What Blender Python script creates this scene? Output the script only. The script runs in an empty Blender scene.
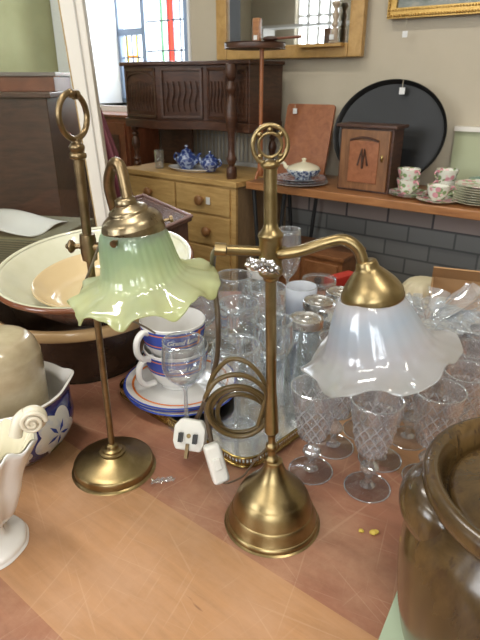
import bpy, bmesh, math, random
from mathutils import Vector, Matrix, noise
random.seed(7)
PI = math.pi
S = bpy.context.scene
COL = S.collection
R = math.radians

# ------------------------------------------------------------------ camera geometry helpers
F = 540.0; TH = R(24); CZ = 1.30; T = 0.75
def ray(u, v):
    a = (u-240)/F; b = (320-v)/F
    return Vector((a, math.cos(TH)+b*math.sin(TH), -math.sin(TH)+b*math.cos(TH)))
def P(u, v, z):                      # point on the horizontal plane z
    d = ray(u, v); return Vector((0, 0, CZ)) + d*((z-CZ)/d.z)
def D(u, v, y):                      # point at distance y
    d = ray(u, v); return Vector((0, 0, CZ)) + d*(y/d.y)
WA = R(-37)                          # direction of the back wall
WT = Vector((math.cos(WA), math.sin(WA), 0)); WN = Vector((-math.sin(WA), math.cos(WA), 0))
def WP(s, w, z): return WT*s + WN*w + Vector((0, 0, z))
def rotZ(a): return Matrix.Rotation(a, 4, 'Z')
def rotX(a): return Matrix.Rotation(a, 4, 'X')
def rotY(a): return Matrix.Rotation(a, 4, 'Y')
def tr(x, y=0, z=0):
    return Matrix.Translation(Vector((x, y, z)) if not isinstance(x, Vector) else x)

# ------------------------------------------------------------------ mesh builder
class MB:
    def __init__(s): s.v = []; s.f = []
    def add(s, vs, fs, M=None):
        b = len(s.v)
        for p in vs:
            p = Vector(p); s.v.append(M @ p if M is not None else p)
        s.f += [tuple(b+i for i in f) for f in fs]
        return s
    def box(s, x0, x1, y0, y1, z0, z1, M=None):
        vs = [(x0,y0,z0),(x1,y0,z0),(x1,y1,z0),(x0,y1,z0),(x0,y0,z1),(x1,y0,z1),(x1,y1,z1),(x0,y1,z1)]
        return s.add(vs, [(3,2,1,0),(4,5,6,7),(0,1,5,4),(1,2,6,5),(2,3,7,6),(3,0,4,7)], M)
    def lathe(s, prof, n=40, M=None, rf=None, zf=None):
        vs = []; fs = []; rings = []
        for k, (r, z) in enumerate(prof):
            if r < 1e-6:
                rings.append([len(vs)]); vs.append((0, 0, z)); continue
            ring = []
            for i in range(n):
                a = 2*PI*i/n
                rr = rf(a, r, z, k/(len(prof)-1)) if rf else r
                zz = zf(a, r, z, k/(len(prof)-1)) if zf else z
                ring.append(len(vs)); vs.append((rr*math.cos(a), rr*math.sin(a), zz))
            rings.append(ring)
        for A, B in zip(rings, rings[1:]):
            if len(A) == 1 and len(B) == 1: continue
            if len(A) == 1:
                for i in range(n): fs.append((A[0], B[(i+1) % n], B[i]))
            elif len(B) == 1:
                for i in range(n): fs.append((A[i], A[(i+1) % n], B[0]))
            else:
                for i in range(n): fs.append((A[i], A[(i+1) % n], B[(i+1) % n], B[i]))
        return s.add(vs, fs, M)
    def tube(s, pts, r, n=10, caps=True, closed=False, M=None):
        pts = [Vector(p) for p in pts]; m = len(pts)
        rs = r if isinstance(r, (list, tuple)) else [r]*m
        vs = []; fs = []
        tan = []
        for i in range(m):
            if closed: t = pts[(i+1) % m]-pts[(i-1) % m]
            else: t = pts[min(i+1, m-1)]-pts[max(i-1, 0)]
            tan.append(t.normalized())
        up = Vector((0, 0, 1)) if abs(tan[0].z) < .9 else Vector((1, 0, 0))
        nrm = (up - tan[0]*up.dot(tan[0])).normalized()
        for i in range(m):
            nrm = (nrm - tan[i]*nrm.dot(tan[i])).normalized()
            b = tan[i].cross(nrm)
            for j in range(n):
                a = 2*PI*j/n
                vs.append(pts[i] + (nrm*math.cos(a)+b*math.sin(a))*rs[i])
        for i in range(m if closed else m-1):
            k = (i+1) % m
            for j in range(n):
                fs.append((i*n+j, i*n+(j+1) % n, k*n+(j+1) % n, k*n+j))
        if caps and not closed:
            fs.append(tuple(range(n))[::-1]); fs.append(tuple((m-1)*n+j for j in range(n)))
        return s.add(vs, fs, M)
    def ball(s, c, rx, ry=None, rz=None, n=20, M=None):
        ry = ry or rx; rz = rz or rx
        m = max(6, n//2)
        prof = [(math.sin(PI*i/m), -math.cos(PI*i/m)) for i in range(m+1)]
        prof[0] = (0, -1); prof[-1] = (0, 1)
        L = tr(Vector(c)) @ Matrix.Diagonal((rx, ry, rz, 1))
        return s.lathe(prof, n, (M @ L) if M is not None else L)
    def grid(s, fn, nu, nv, M=None, closeu=False):
        vs = []; fs = []
        for j in range(nv+1):
            for i in range(nu if closeu else nu+1):
                vs.append(fn(i/nu, j/nv))
        w = nu if closeu else nu+1
        for j in range(nv):
            for i in range(nu):
                k = (i+1) % w if closeu else i+1
                fs.append((j*w+i, j*w+k, (j+1)*w+k, (j+1)*w+i))
        return s.add(vs, fs, M)
    def prism(s, pts, z0, z1, M=None):
        n = len(pts)
        vs = [(x, y, z0) for x, y in pts]+[(x, y, z1) for x, y in pts]
        fs = [tuple(range(n))[::-1], tuple(range(n, 2*n))]+[(i, (i+1) % n, n+(i+1) % n, n+i) for i in range(n)]
        return s.add(vs, fs, M)
    def torus(s, Rr, r, n=40, m=10, M=None, sx=1, sy=1):
        pts = [(Rr*sx*math.cos(2*PI*i/n), Rr*sy*math.sin(2*PI*i/n), 0) for i in range(n)]
        return s.tube(pts, r, m, closed=True, M=M)
    def build(s, name, mat, parent=None, smooth=40, bevel=0, solid=0, sub=0, loc=None, seg=2):
        me = bpy.data.meshes.new(name); me.from_pydata([tuple(p) for p in s.v], [], s.f)
        me.validate()
        bm = bmesh.new(); bm.from_mesh(me); bmesh.ops.recalc_face_normals(bm, faces=bm.faces); bm.to_mesh(me); bm.free()
        if smooth:
            me.polygons.foreach_set('use_smooth', [True]*len(me.polygons))
            if smooth < 180: me.set_sharp_from_angle(angle=R(smooth))
        me.materials.append(mat)
        o = bpy.data.objects.new(name, me); COL.objects.link(o)
        if parent: o.parent = parent
        if loc is not None: o.location = loc
        if solid:
            m = o.modifiers.new('solid', 'SOLIDIFY'); m.thickness = solid; m.offset = 0
        if bevel:
            m = o.modifiers.new('bevel', 'BEVEL'); m.width = bevel; m.segments = seg; m.limit_method = 'ANGLE'; m.angle_limit = R(40)
            m.harden_normals = True
        if sub:
            m = o.modifiers.new('sub', 'SUBSURF'); m.levels = sub; m.render_levels = sub
        return o
def spline(pts, k=8):
    pts = [Vector(p) for p in pts]; out = []
    q = [pts[0]*2-pts[1]]+pts+[pts[-1]*2-pts[-2]]
    for i in range(1, len(q)-2):
        a, b, c, d = q[i-1:i+3]
        for j in range(k):
            t = j/k
            out.append(.5*((2*b)+(c-a)*t+(2*a-5*b+4*c-d)*t*t+(3*b-a-3*c+d)*t*t*t))
    out.append(pts[-1]); return out
def sprof(pts, k=5):
    return [(max(p.x, 0), p.y) for p in spline([(x, y, 0) for x, y in pts], k)]

def tag(o, label, cat, group=None, kind=None):
    o['label'] = label; o['category'] = cat
    if group: o['group'] = group
    if kind: o['kind'] = kind
    return o
def thing(name, label, cat, loc=(0, 0, 0), rz=0, group=None):
    o = bpy.data.objects.new(name, None); COL.objects.link(o); o.empty_display_size = .05
    o.location = loc; o.rotation_euler = (0, 0, rz)
    return tag(o, label, cat, group)
def wthing(name, label, cat, s, w, z, group=None, rz=0):
    return thing(name, label, cat, WP(s, w, z), WA+rz, group)
def dup(root, loc, rz, label, group=None, sc=None):
    def cp(o, par):
        c = o.copy(); COL.objects.link(c)
        if par: c.parent = par
        for ch in list(o.children): cp(ch, c)
        return c
    c = cp(root, None)
    c.location = loc; c.rotation_euler = (0, 0, rz); c['label'] = label
    if group: c['group'] = group
    if sc: c.scale = sc if isinstance(sc, tuple) else (sc,)*3
    return c
def struct(o): o['kind'] = 'structure'; return o

# ------------------------------------------------------------------ materials
class N:
    def __init__(s, name):
        s.m = bpy.data.materials.new(name); s.m.use_nodes = True
        s.t = s.m.node_tree; s.t.nodes.clear()
        s.out = s.t.nodes.new('ShaderNodeOutputMaterial')
    def n(s, typ, **kw):
        o = s.t.nodes.new('ShaderNode'+typ)
        for k, v in kw.items():
            if k.startswith('i_'):
                o.inputs[k[2:].replace('_', ' ')].default_value = v
            elif k.startswith('p_'):
                o.inputs[int(k[2:])].default_value = v
            else: setattr(o, k, v)
        return o
    def l(s, a, b): s.t.links.new(a, b)
    def coord(s, scale=(1, 1, 1), rot=(0, 0, 0), kind='Object'):
        c = s.n('TexCoord'); m = s.n('Mapping')
        m.inputs['Scale'].default_value = scale; m.inputs['Rotation'].default_value = rot
        s.l(c.outputs[kind], m.inputs[0]); return m.outputs[0]
    def ramp(s, fac, stops, interp='LINEAR'):
        r = s.n('ValToRGB'); cr = r.color_ramp; cr.interpolation = interp
        while len(cr.elements) < len(stops): cr.elements.new(.5)
        for e, (p, c) in zip(cr.elements, stops):
            e.position = p; e.color = (*c, 1) if len(c) == 3 else c
        s.l(fac, r.inputs[0]); return r.outputs[0]
    def noise(s, vec, scale, detail=4, rough=.6, dist=0):
        n = s.n('TexNoise'); n.inputs['Scale'].default_value = scale; n.inputs['Detail'].default_value = detail
        n.inputs['Roughness'].default_value = rough; n.inputs['Distortion'].default_value = dist
        if vec is not None: s.l(vec, n.inputs['Vector'])
        return n.outputs['Fac']
    def bump(s, h, strength=.2, dist=.002):
        b = s.n('Bump'); b.inputs['Strength'].default_value = strength; b.inputs['Distance'].default_value = dist
        s.l(h, b.inputs['Height']); return b.outputs[0]
    def pr(s, color, rough=.5, metal=0, normal=None, **kw):
        b = s.n('BsdfPrincipled')
        if isinstance(color, tuple): b.inputs['Base Color'].default_value = (*color, 1)
        else: s.l(color, b.inputs['Base Color'])
        if isinstance(rough, (int, float)): b.inputs['Roughness'].default_value = rough
        else: s.l(rough, b.inputs['Roughness'])
        b.inputs['Metallic'].default_value = metal
        if normal is not None: s.l(normal, b.inputs['Normal'])
        for k, v in kw.items(): b.inputs[k.replace('_', ' ')].default_value = v
        s.l(b.outputs[0], s.out.inputs[0]); return s.m
    def mixc(s, fac, a, b):
        m = s.n('Mix', data_type='RGBA')
        for i, x in ((0, fac), (6, a), (7, b)):
            if isinstance(x, (int, float)): m.inputs[i].default_value = x
            elif isinstance(x, tuple): m.inputs[i].default_value = (*x, 1)
            else: s.l(x, m.inputs[i])
        return m.outputs[2]
def plain(name, c, rough=.5, metal=0, **kw): return N(name).pr(c, rough, metal, **kw)
def wood(name, a, b, scale=(1, 12, 12), rough=.45, ns=6, bump=.15, coat=0.0):
    n = N(name); v = n.coord(scale)
    f = n.noise(v, ns, 6, .65, .6)
    c = n.ramp(f, [(.3, a), (.72, b)])
    return n.pr(c, rough, 0, n.bump(f, bump, .001), Coat_Weight=coat)
def metal(name, a, b, r0=.2, r1=.45, ns=40):
    n = N(name); v = n.coord(); f = n.noise(v, ns, 5, .65)
    c = n.ramp(f, [(.35, a), (.7, b)])
    r = n.n('MapRange'); n.l(f, r.inputs[0]); r.inputs[3].default_value = r0; r.inputs[4].default_value = r1
    return n.pr(c, r.outputs[0], 1)
def clear(name, tint=(.97, .985, .98), edge=.35, lo=.04, hi=.75, rough=.02, edgecol=(.9, .95, .97), bumpy=0, haze=0.0):
    # thin clear glass: transmits straight through, reflects more towards its edges
    n = N(name)
    t = n.n('BsdfTransparent'); t.inputs[0].default_value = (*tint, 1)
    g = n.n('BsdfGlossy'); g.inputs['Color'].default_value = (*edgecol, 1); g.inputs['Roughness'].default_value = rough
    lw = n.n('LayerWeight'); lw.inputs[0].default_value = edge
    if bumpy:
        h = n.noise(n.coord(), bumpy, 3, .6); b = n.bump(h, .6, .004); n.l(b, g.inputs['Normal']); n.l(b, lw.inputs['Normal'])
    mr = n.n('MapRange'); n.l(lw.outputs['Facing'], mr.inputs[0]); mr.inputs[3].default_value = lo; mr.inputs[4].default_value = hi
    m = n.n('MixShader'); n.l(mr.outputs[0], m.inputs[0]); n.l(t.outputs[0], m.inputs[1]); n.l(g.outputs[0], m.inputs[2])
    last = m
    if haze:  # pale diffuse share mixed into the colour to brighten the glass
        d = n.n('BsdfTranslucent'); d.inputs[0].default_value = (.85, .9, .95, 1)
        d2 = n.n('BsdfDiffuse'); d2.inputs[0].default_value = (.85, .9, .95, 1)
        md = n.n('MixShader'); md.inputs[0].default_value = .5; n.l(d.outputs[0], md.inputs[1]); n.l(d2.outputs[0], md.inputs[2])
        last = n.n('MixShader'); last.inputs[0].default_value = haze; n.l(m.outputs[0], last.inputs[1]); n.l(md.outputs[0], last.inputs[2])
    n.l(last.outputs[0], n.out.inputs[0]); return n.m

M = {}
M['brass'] = metal('brass', (.25, .185, .085), (.37, .28, .14), .24, .42, 30)
M['brass_bright'] = metal('brass bright', (.36, .26, .09), (.50, .37, .15), .16, .34, 30)
M['brass_dark'] = metal('brass dark', (.19, .135, .075), (.33, .24, .13), .24, .45, 35)
M['silver'] = metal('silver', (.62, .62, .63), (.75, .75, .76), .06, .2, 18)
M['lid_metal'] = metal('lid metal', (.6, .6, .58), (.78, .77, .75), .2, .35, 30)
M['glass'] = clear('clear glass', tint=(.985, .99, .995), lo=.03, hi=.7, haze=.05)
M['glass_rim'] = clear('glass rim', tint=(.97, .98, .98), edge=.5, lo=.2, hi=.85, haze=.22)
M['stem_glass'] = clear('stem glass', tint=(.97, .97, .98), edge=.5, lo=.18, hi=.9, haze=.14)
M['foot_glass'] = clear('foot glass', tint=(.99, .99, 1), lo=.03, hi=.35, haze=.02)
M['jar_glass'] = clear('jar glass', tint=(.98, .99, .985), lo=.04, hi=.65, bumpy=14, haze=.12)
M['cello'] = clear('cellophane', tint=(.97, .98, 1), edge=.45, lo=.14, hi=.85, rough=.10, haze=.26)
M['pane'] = clear('cabinet glass', tint=(.95, .96, .94), edge=.2, lo=.03, hi=.25)
M['window_pane'] = clear('window pane', tint=(.98, .99, 1), edge=.1, lo=.03, hi=.3)
def crystal():
    n = N('cut crystal')
    t = n.n('BsdfTransparent'); t.inputs[0].default_value = (.99, .99, 1, 1)
    g = n.n('BsdfRefraction'); g.inputs['Color'].default_value = (1, 1, 1, 1); g.inputs['Roughness'].default_value = .0; g.inputs['IOR'].default_value = 1.22
    w = n.n('BsdfGlossy'); w.inputs['Roughness'].default_value = .07
    m = n.n('MixShader'); m.inputs[0].default_value = .14; n.l(t.outputs[0], m.inputs[1]); n.l(g.outputs[0], m.inputs[2])
    lw = n.n('LayerWeight'); lw.inputs[0].default_value = .45
    mr = n.n('MapRange'); n.l(lw.outputs['Facing'], mr.inputs[0]); mr.inputs[3].default_value = .05; mr.inputs[4].default_value = .5
    m2 = n.n('MixShader'); n.l(mr.outputs[0], m2.inputs[0]); n.l(m.outputs[0], m2.inputs[1]); n.l(w.outputs[0], m2.inputs[2])
    d = n.n('BsdfTranslucent'); d.inputs[0].default_value = (.97, .97, 1, 1); d2 = n.n('BsdfDiffuse'); d2.inputs[0].default_value = (.97, .97, 1, 1)
    md = n.n('MixShader'); n.l(d.outputs[0], md.inputs[1]); n.l(d2.outputs[0], md.inputs[2])
    m4 = n.n('MixShader'); c = n.n('TexCoord'); sx = n.n('SeparateXYZ'); n.l(c.outputs['Object'], sx.inputs[0])
    def mt(op, a, b=None, cc=None):
        o = n.n('Math', operation=op)
        for i_, x_ in enumerate((a, b, cc)):
            if x_ is None: continue
            if isinstance(x_, (int, float)): o.inputs[i_].default_value = x_
            else: n.l(x_, o.inputs[i_])
        return o.outputs[0]
    q = mt('MULTIPLY', mt('ARCTAN2', sx.outputs['Y'], sx.outputs['X']), 12/(2*PI)); k = mt('MULTIPLY_ADD', sx.outputs['Z'], .5/.011, -.062*.5/.011)
    ln = None
    for op in ('ADD', 'SUBTRACT'):
        f = mt('ABSOLUTE', mt('SUBTRACT', mt('FRACT', mt(op, q, k)), .5)); f = mt('GREATER_THAN', f, .445)
        ln = f if ln is None else mt('MAXIMUM', ln, f)
    zm = mt('MULTIPLY', mt('GREATER_THAN', sx.outputs['Z'], .066), mt('LESS_THAN', sx.outputs['Z'], .126))
    n.l(mt('MULTIPLY_ADD', mt('MULTIPLY', ln, zm), .30, .075), m4.inputs[0]); n.l(m2.outputs[0], m4.inputs[1]); n.l(md.outputs[0], m4.inputs[2])  # even white share painted in for refracted light; diamond lines are frosted cuts
    n.l(m4.outputs[0], n.out.inputs[0]); return n.m
M['crystal'] = crystal()
def opal(name, stops, zlo, zhi, trans=.35, transp=.3, gloss=.10, streak=26, rimt=.3):
    n = N(name); c = n.n('TexCoord'); sx = n.n('SeparateXYZ'); n.l(c.outputs['Object'], sx.inputs[0])
    mr = n.n('MapRange'); n.l(sx.outputs['Z'], mr.inputs[0]); mr.inputs[1].default_value = zlo; mr.inputs[2].default_value = zhi
    nz = n.noise(c.outputs['Object'], streak, 3, .6)
    ad = n.n('Math', operation='MULTIPLY_ADD'); n.l(nz, ad.inputs[0]); ad.inputs[1].default_value = .35; ad.inputs[2].default_value = -.17
    ad2 = n.n('Math', operation='ADD'); n.l(ad.outputs[0], ad2.inputs[0]); n.l(mr.outputs[0], ad2.inputs[1])
    col = n.ramp(ad2.outputs[0], stops)
    d = n.n('BsdfDiffuse'); n.l(col, d.inputs[0])
    tl = n.n('BsdfTranslucent'); n.l(col, tl.inputs[0])
    tp = n.n('BsdfTransparent'); n.l(col, tp.inputs[0])
    g = n.n('BsdfGlossy'); g.inputs['Roughness'].default_value = .08
    m1 = n.n('MixShader'); m1.inputs[0].default_value = .55; n.l(d.outputs[0], m1.inputs[1]); n.l(tl.outputs[0], m1.inputs[2])
    m2 = n.n('MixShader'); tq = n.n('MapRange'); n.l(mr.outputs[0], tq.inputs[0]); tq.inputs[3].default_value = rimt; tq.inputs[4].default_value = transp; n.l(tq.outputs[0], m2.inputs[0]); n.l(m1.outputs[0], m2.inputs[1]); n.l(tp.outputs[0], m2.inputs[2])
    lw = n.n('LayerWeight'); lw.inputs[0].default_value = .35
    mr2 = n.n('MapRange'); n.l(lw.outputs['Facing'], mr2.inputs[0]); mr2.inputs[3].default_value = gloss*.5; mr2.inputs[4].default_value = gloss*3
    m3 = n.n('MixShader'); n.l(mr2.outputs[0], m3.inputs[0]); n.l(m2.outputs[0], m3.inputs[1]); n.l(g.outputs[0], m3.inputs[2])
    n.l(m3.outputs[0], n.out.inputs[0]); return n.m
M['green_shade'] = opal('green opal glass', [(.0, (.85, .90, .50)), (.25, (.88, .93, .62)), (.5, (.80, .90, .66)), (1, (.68, .84, .66))], -.095, 0, transp=.60, rimt=.28)
M['white_shade'] = opal('white opal glass', [(.0, (.88, .90, .88)), (.4, (.92, .93, .97)), (.7, (.78, .86, .95)), (1, (.93, .92, .95))], -.085, 0, transp=.36, rimt=.72)
M['frosted'] = opal('frosted glass', [(0, (.80, .86, .96)), (1, (.86, .90, .97))], 0, .1, transp=.12, gloss=.05)
M['oak_dark'] = wood('dark oak', (.035, .014, .008), (.10, .042, .022), (3, 3, 14), .38, 5)
M['mahogany'] = wood('mahogany', (.12, .035, .015), (.24, .08, .035), (3, 14, 3), .35, 5, coat=.2)
M['pine'] = wood('pine', (.38, .225, .07), (.60, .385, .15), (2, 8, 14), .5, 4)
M['pine_side'] = wood('pine side', (.20, .13, .07), (.32, .21, .11), (6, 6, 2), .55, 5)
M['pine_knob'] = wood('pine knob', (.20, .09, .03), (.30, .14, .05), (3, 3, 3), .4, 6)
M['plank'] = wood('plank', (.25, .10, .035), (.42, .19, .07), (1.5, 12, 12), .32, 5, coat=.2)
M['oak_mid'] = wood('mid oak', (.13, .055, .022), (.27, .125, .05), (10, 10, 1.5), .4, 6)
M['board'] = wood('board', (.22, .075, .03), (.36, .14, .06), (4, 4, 4), .35, 10)
M['purple_wood'] = wood('polished edge wood', (.09, .045, .03), (.18, .09, .06), (4, 4, 4), .22, 6, coat=.4)
M['orange_wood'] = wood('orange wood', (.22, .085, .03), (.38, .17, .07), (3, 8, 3), .4, 6)
M['stem_wood'] = wood('stem wood', (.25, .08, .025), (.36, .13, .045), (6, 6, 1), .35, 6)
M['black'] = plain('black lacquer', (.008, .008, .008), .45)
M['iron'] = plain('black iron', (.015, .015, .015), .5)
M['white_paint'] = plain('white paint', (.80, .79, .76), .4)
M['post_paint'] = plain('cream white paint', (.70, .67, .60), .45)
M['blue_paint'] = plain('grey blue paint', (.17, .22, .30), .5)
M['gilt'] = metal('gilt', (.42, .25, .07), (.60, .40, .14), .35, .55, 60)
M['gilt_matte'] = wood('gold painted wood', (.36, .20, .055), (.52, .32, .11), (3, 3, 3), .38, 8)
M['porcelain'] = plain('white porcelain', (.80, .79, .77), .12, Coat_Weight=.4)
M['cream_glaze'] = plain('cream glaze', (.72, .67, .50), .15, Coat_Weight=.5)
M['blue_glaze'] = plain('cobalt glaze', (.022, .035, .24), .1, Coat_Weight=.6)
M['leaf_glaze'] = plain('leaf glaze', (.12, .22, .10), .15)
M['orange_glaze'] = plain('orange glaze', (.75, .23, .06), .2)
M['navy'] = plain('royal blue glaze', (.05, .09, .42), .18)
M['brown_glaze'] = plain('brown glazed band', (.16, .055, .025), .18, Coat_Weight=.5)
M['umbrella'] = plain('maroon cloth', (.13, .028, .04), .7)
M['paper'] = plain('white paper', (.72, .72, .70), .7)
M['card'] = plain('cardboard', (.38, .22, .10), .8)
M['red'] = plain('red card', (.42, .03, .02), .5)
M['plastic'] = plain('white plastic', (.78, .77, .72), .35)
M['pin_dark'] = plain('black plastic', (.02, .02, .02), .4)
M['cord'] = plain('gold brown cord', (.13, .088, .035), .32)
M['cord_dark'] = plain('brown cord', (.085, .058, .035), .4)
M['crumb'] = plain('yellow crumb', (.62, .46, .08), .7)
M['lead'] = plain('lead came', (.08, .09, .11), .6)
M['string'] = plain('string', (.5, .44, .33), .8)
M['dark_cloth'] = plain('dark lining', (.02, .018, .018), .8)
M['pale_green'] = plain('pale green board', (.40, .43, .27), .6)
M['mirror'] = plain('mirror glass', (.85, .87, .86), .02, 1)
def stoneware():
    n = N('brown stoneware'); v = n.coord((1, 1, 1))
    f = n.noise(n.coord((1, 1, .35)), 9, 6, .7, 1.2); c = n.ramp(f, [(.30, (.030, .018, .007)), (.52, (.085, .050, .017)), (.72, (.15, .088, .030))])
    f2 = n.noise(n.coord((1, 1, .22)), 60, 3, .7); sp = n.ramp(f2, [(.36, (0, 0, 0)), (.44, (1, 1, 1))])
    c2 = n.mixc(sp, (.055, .03, .012), c)
    return n.pr(c2, .24, 0, n.bump(f2, .35, .001), Coat_Weight=.45, Coat_Roughness=.15)
M['stoneware'] = stoneware()
def beige():
    n = N('beige salt glaze'); f = n.noise(n.coord((1, 1, 2)), 14, 4, .6)
    return n.pr(n.ramp(f, [(.3, (.36, .29, .18)), (.7, (.52, .44, .30))]), .16, 0, n.bump(f, .2, .001), Coat_Weight=.5)
M['beige'] = beige()
def crockdark():
    n = N('dark earthenware'); f = n.noise(n.coord(), 14, 5, .6)
    return n.pr(n.ramp(f, [(.3, (.022, .013, .008)), (.75, (.06, .035, .02))]), .25)
M['earthenware'] = crockdark()
def cream_bowl():
    n = N('cream slip'); f = n.noise(n.coord(), 9, 4, .6)
    return n.pr(n.ramp(f, [(.3, (.60, .60, .44)), (.7, (.72, .72, .58))]), .12, 0, Coat_Weight=.6)
M['cream_slip'] = cream_bowl()
M['tan_slip'] = plain('tan slip', (.50, .33, .16), .2, Coat_Weight=.5)
def floral(name, base, spots):
    n = N(name); c = n.coord(); col = base
    for k, (sc, th, cc) in enumerate(spots):
        v = n.n('TexVoronoi'); v.inputs['Scale'].default_value = sc
        ad = n.n('VectorMath', operation='ADD'); n.l(c, ad.inputs[0]); ad.inputs[1].default_value = (k*1.3, k*.7, k*2.1); n.l(ad.outputs[0], v.inputs['Vector'])
        f = n.ramp(v.outputs['Distance'], [(th, (1, 1, 1)), (th+.06, (0, 0, 0))])
        col = n.mixc(f, col, cc)
    return n.pr(col, .15, 0, Coat_Weight=.4)
M['rose_china'] = floral('rose china', (.74, .74, .64), [(38, .38, (.25, .36, .16)), (34, .36, (.66, .30, .34)), (48, .25, (.80, .55, .55))])
M['blue_china'] = floral('blue and white china', (.30, .36, .50), [(45, .52, (.03, .05, .18)), (60, .42, (.04, .07, .22))])
M['willow'] = floral('blue patterned plate', (.62, .66, .68), [(60, .40, (.05, .07, .16)), (80, .35, (.12, .16, .26))])
def table_mat():
    n = N('worn table boards'); c = n.n('TexCoord'); mp = n.n('Mapping'); n.l(c.outputs['Object'], mp.inputs[0])
    mp.inputs['Rotation'].default_value = (0, 0, R(38.5)); mp.inputs['Location'].default_value = (0, .0, 0)
    sx = n.n('SeparateXYZ'); n.l(mp.outputs[0], sx.inputs[0])
    # broad boards across Y of the rotated frame
    wob = n.noise(mp.outputs[0], 2.2, 3, .5)
    a = n.n('MapRange'); n.l(sx.outputs['Y'], a.inputs[0]); a.inputs[1].default_value = -1.5; a.inputs[2].default_value = 1.5
    tan = (.47, .25, .12); pink = (.34, .15, .09); dk = (.33, .145, .08)
    p = lambda y: (y+1.5)/3
    bd = n.ramp(a.outputs[0], [(0, dk), (p(BY[0]), tan), (p(BY[1]), pink), (p(BY[2]), tan), (p(BY[3]), pink)], 'CONSTANT')
    st = n.n('Mapping'); n.l(mp.outputs[0], st.inputs[0]); st.inputs['Scale'].default_value = (1.2, 14, 1)
    g = n.noise(st.outputs[0], 5, 7, .7, .5)
    g2 = n.ramp(g, [(.25, (.72, .72, .72)), (.75, (1.12, 1.12, 1.12))])
    m = n.n('Mix', data_type='RGBA', blend_type='MULTIPLY'); m.inputs[0].default_value = .75; n.l(bd, m.inputs[6]); n.l(g2, m.inputs[7])
    # worn paler patches
    w = n.noise(c.outputs['Object'], 7, 6, .7); wr = n.ramp(w, [(.45, (0, 0, 0)), (.75, (.75, .75, .75))])
    m2 = n.mixc(wr, m.outputs[2], (.52, .31, .19))
    # long pale scratches in two directions
    col = m2
    for ang, sc, th in ((25, (2.0, 95, 1), .655), (-40, (2.4, 85, 1), .655), (-68, (2.2, 100, 1), .655), (62, (2, 90, 1), .66)):
        q0 = n.n('Mapping'); n.l(c.outputs['Object'], q0.inputs[0]); q0.inputs['Rotation'].default_value = (0, 0, R(ang))
        q = n.n('Mapping'); n.l(q0.outputs[0], q.inputs[0]); q.inputs['Scale'].default_value = sc; q.inputs['Location'].default_value = (ang, ang*.37, 0)
        f = n.noise(q.outputs[0], 2.4, 2, .5)
        fr = n.ramp(f, [(th, (0, 0, 0)), (th+.05, (.2, .2, .2))])
        col = n.mixc(fr, col, (.64, .44, .30))
    # dark nicks
    q0 = n.n('Mapping'); n.l(c.outputs['Object'], q0.inputs[0]); q0.inputs['Rotation'].default_value = (0, 0, R(40))
    q = n.n('Mapping'); n.l(q0.outputs[0], q.inputs[0]); q.inputs['Scale'].default_value = (9, 34, 1)
    f = n.noise(q.outputs[0], 1.6, 2, .5); fr = n.ramp(f, [(.76, (0, 0, 0)), (.80, (.8, .8, .8))])
    col = n.mixc(fr, col, (.13, .05, .03))
    rg = n.n('MapRange'); n.l(w, rg.inputs[0]); rg.inputs[3].default_value = .30; rg.inputs[4].default_value = .5
    return n.pr(col, rg.outputs[0], 0, n.bump(g, .12, .0006))
def rot_y(p, ang=51):     # the board coordinate of a table point
    a = R(ang); return p.x*math.sin(a)+p.y*math.cos(a)
BYP = [P(20, 612, T), P(240, 556, T), P(330, 395, T)]
BY = [.181, .395, .66, .90]
M['table'] = table_mat()
def brickm():
    n = N('painted brick'); c = n.n('TexCoord'); sx = n.n('SeparateXYZ'); n.l(c.outputs['Object'], sx.inputs[0])
    cb = n.n('CombineXYZ'); n.l(sx.outputs['X'], cb.inputs[0]); n.l(sx.outputs['Z'], cb.inputs[1])
    b = n.n('TexBrick'); n.l(cb.outputs[0], b.inputs['Vector']); b.inputs['Scale'].default_value = 1
    b.inputs['Brick Width'].default_value = .20; b.inputs['Row Height'].default_value = .072; b.inputs['Mortar Size'].default_value = .005
    b.inputs['Mortar Smooth'].default_value = .3
    b.inputs['Color1'].default_value = (.15, .15, .145, 1); b.inputs['Color2'].default_value = (.22, .215, .20, 1); b.inputs['Mortar'].default_value = (.10, .10, .095, 1)
    mr = n.n('Math', operation='GREATER_THAN'); n.l(sx.outputs['Z'], mr.inputs[0]); mr.inputs[1].default_value = .72
    b2 = n.n('TexBrick'); n.l(cb.outputs[0], b2.inputs['Vector']); b2.inputs['Scale'].default_value = 1
    b2.inputs['Brick Width'].default_value = .20; b2.inputs['Row Height'].default_value = .072; b2.inputs['Mortar Size'].default_value = .005
    b2.inputs['Color1'].default_value = (.26, .21, .185, 1); b2.inputs['Color2'].default_value = (.34, .26, .23, 1); b2.inputs['Mortar'].default_value = (.07, .06, .06, 1)
    col = n.mixc(mr.outputs[0], b.outputs[0], b2.outputs[0])
    return n.pr(col, .6, 0, n.bump(b.outputs['Fac'], -.5, .004))
M['brick'] = brickm()
def plaster(name, a, b, sc=3):
    n = N(name); f = n.noise(n.coord(), sc, 5, .6); return n.pr(n.ramp(f, [(.3, a), (.7, b)]), .75)
M['cream_wall'] = plaster('cream plaster', (.45, .395, .295), (.50, .44, .335))
M['reveal'] = plaster('white reveal', (.78, .79, .80), (.84, .85, .86))
M['olive'] = plaster('olive wall', (.27, .27, .13), (.34, .34, .18), 5)
M['floor'] = wood('floor boards', (.06, .045, .035), (.11, .08, .06), (1, 9, 1), .5, 4)
M['ceiling'] = plain('ceiling white', (.75, .74, .70), .8)

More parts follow.
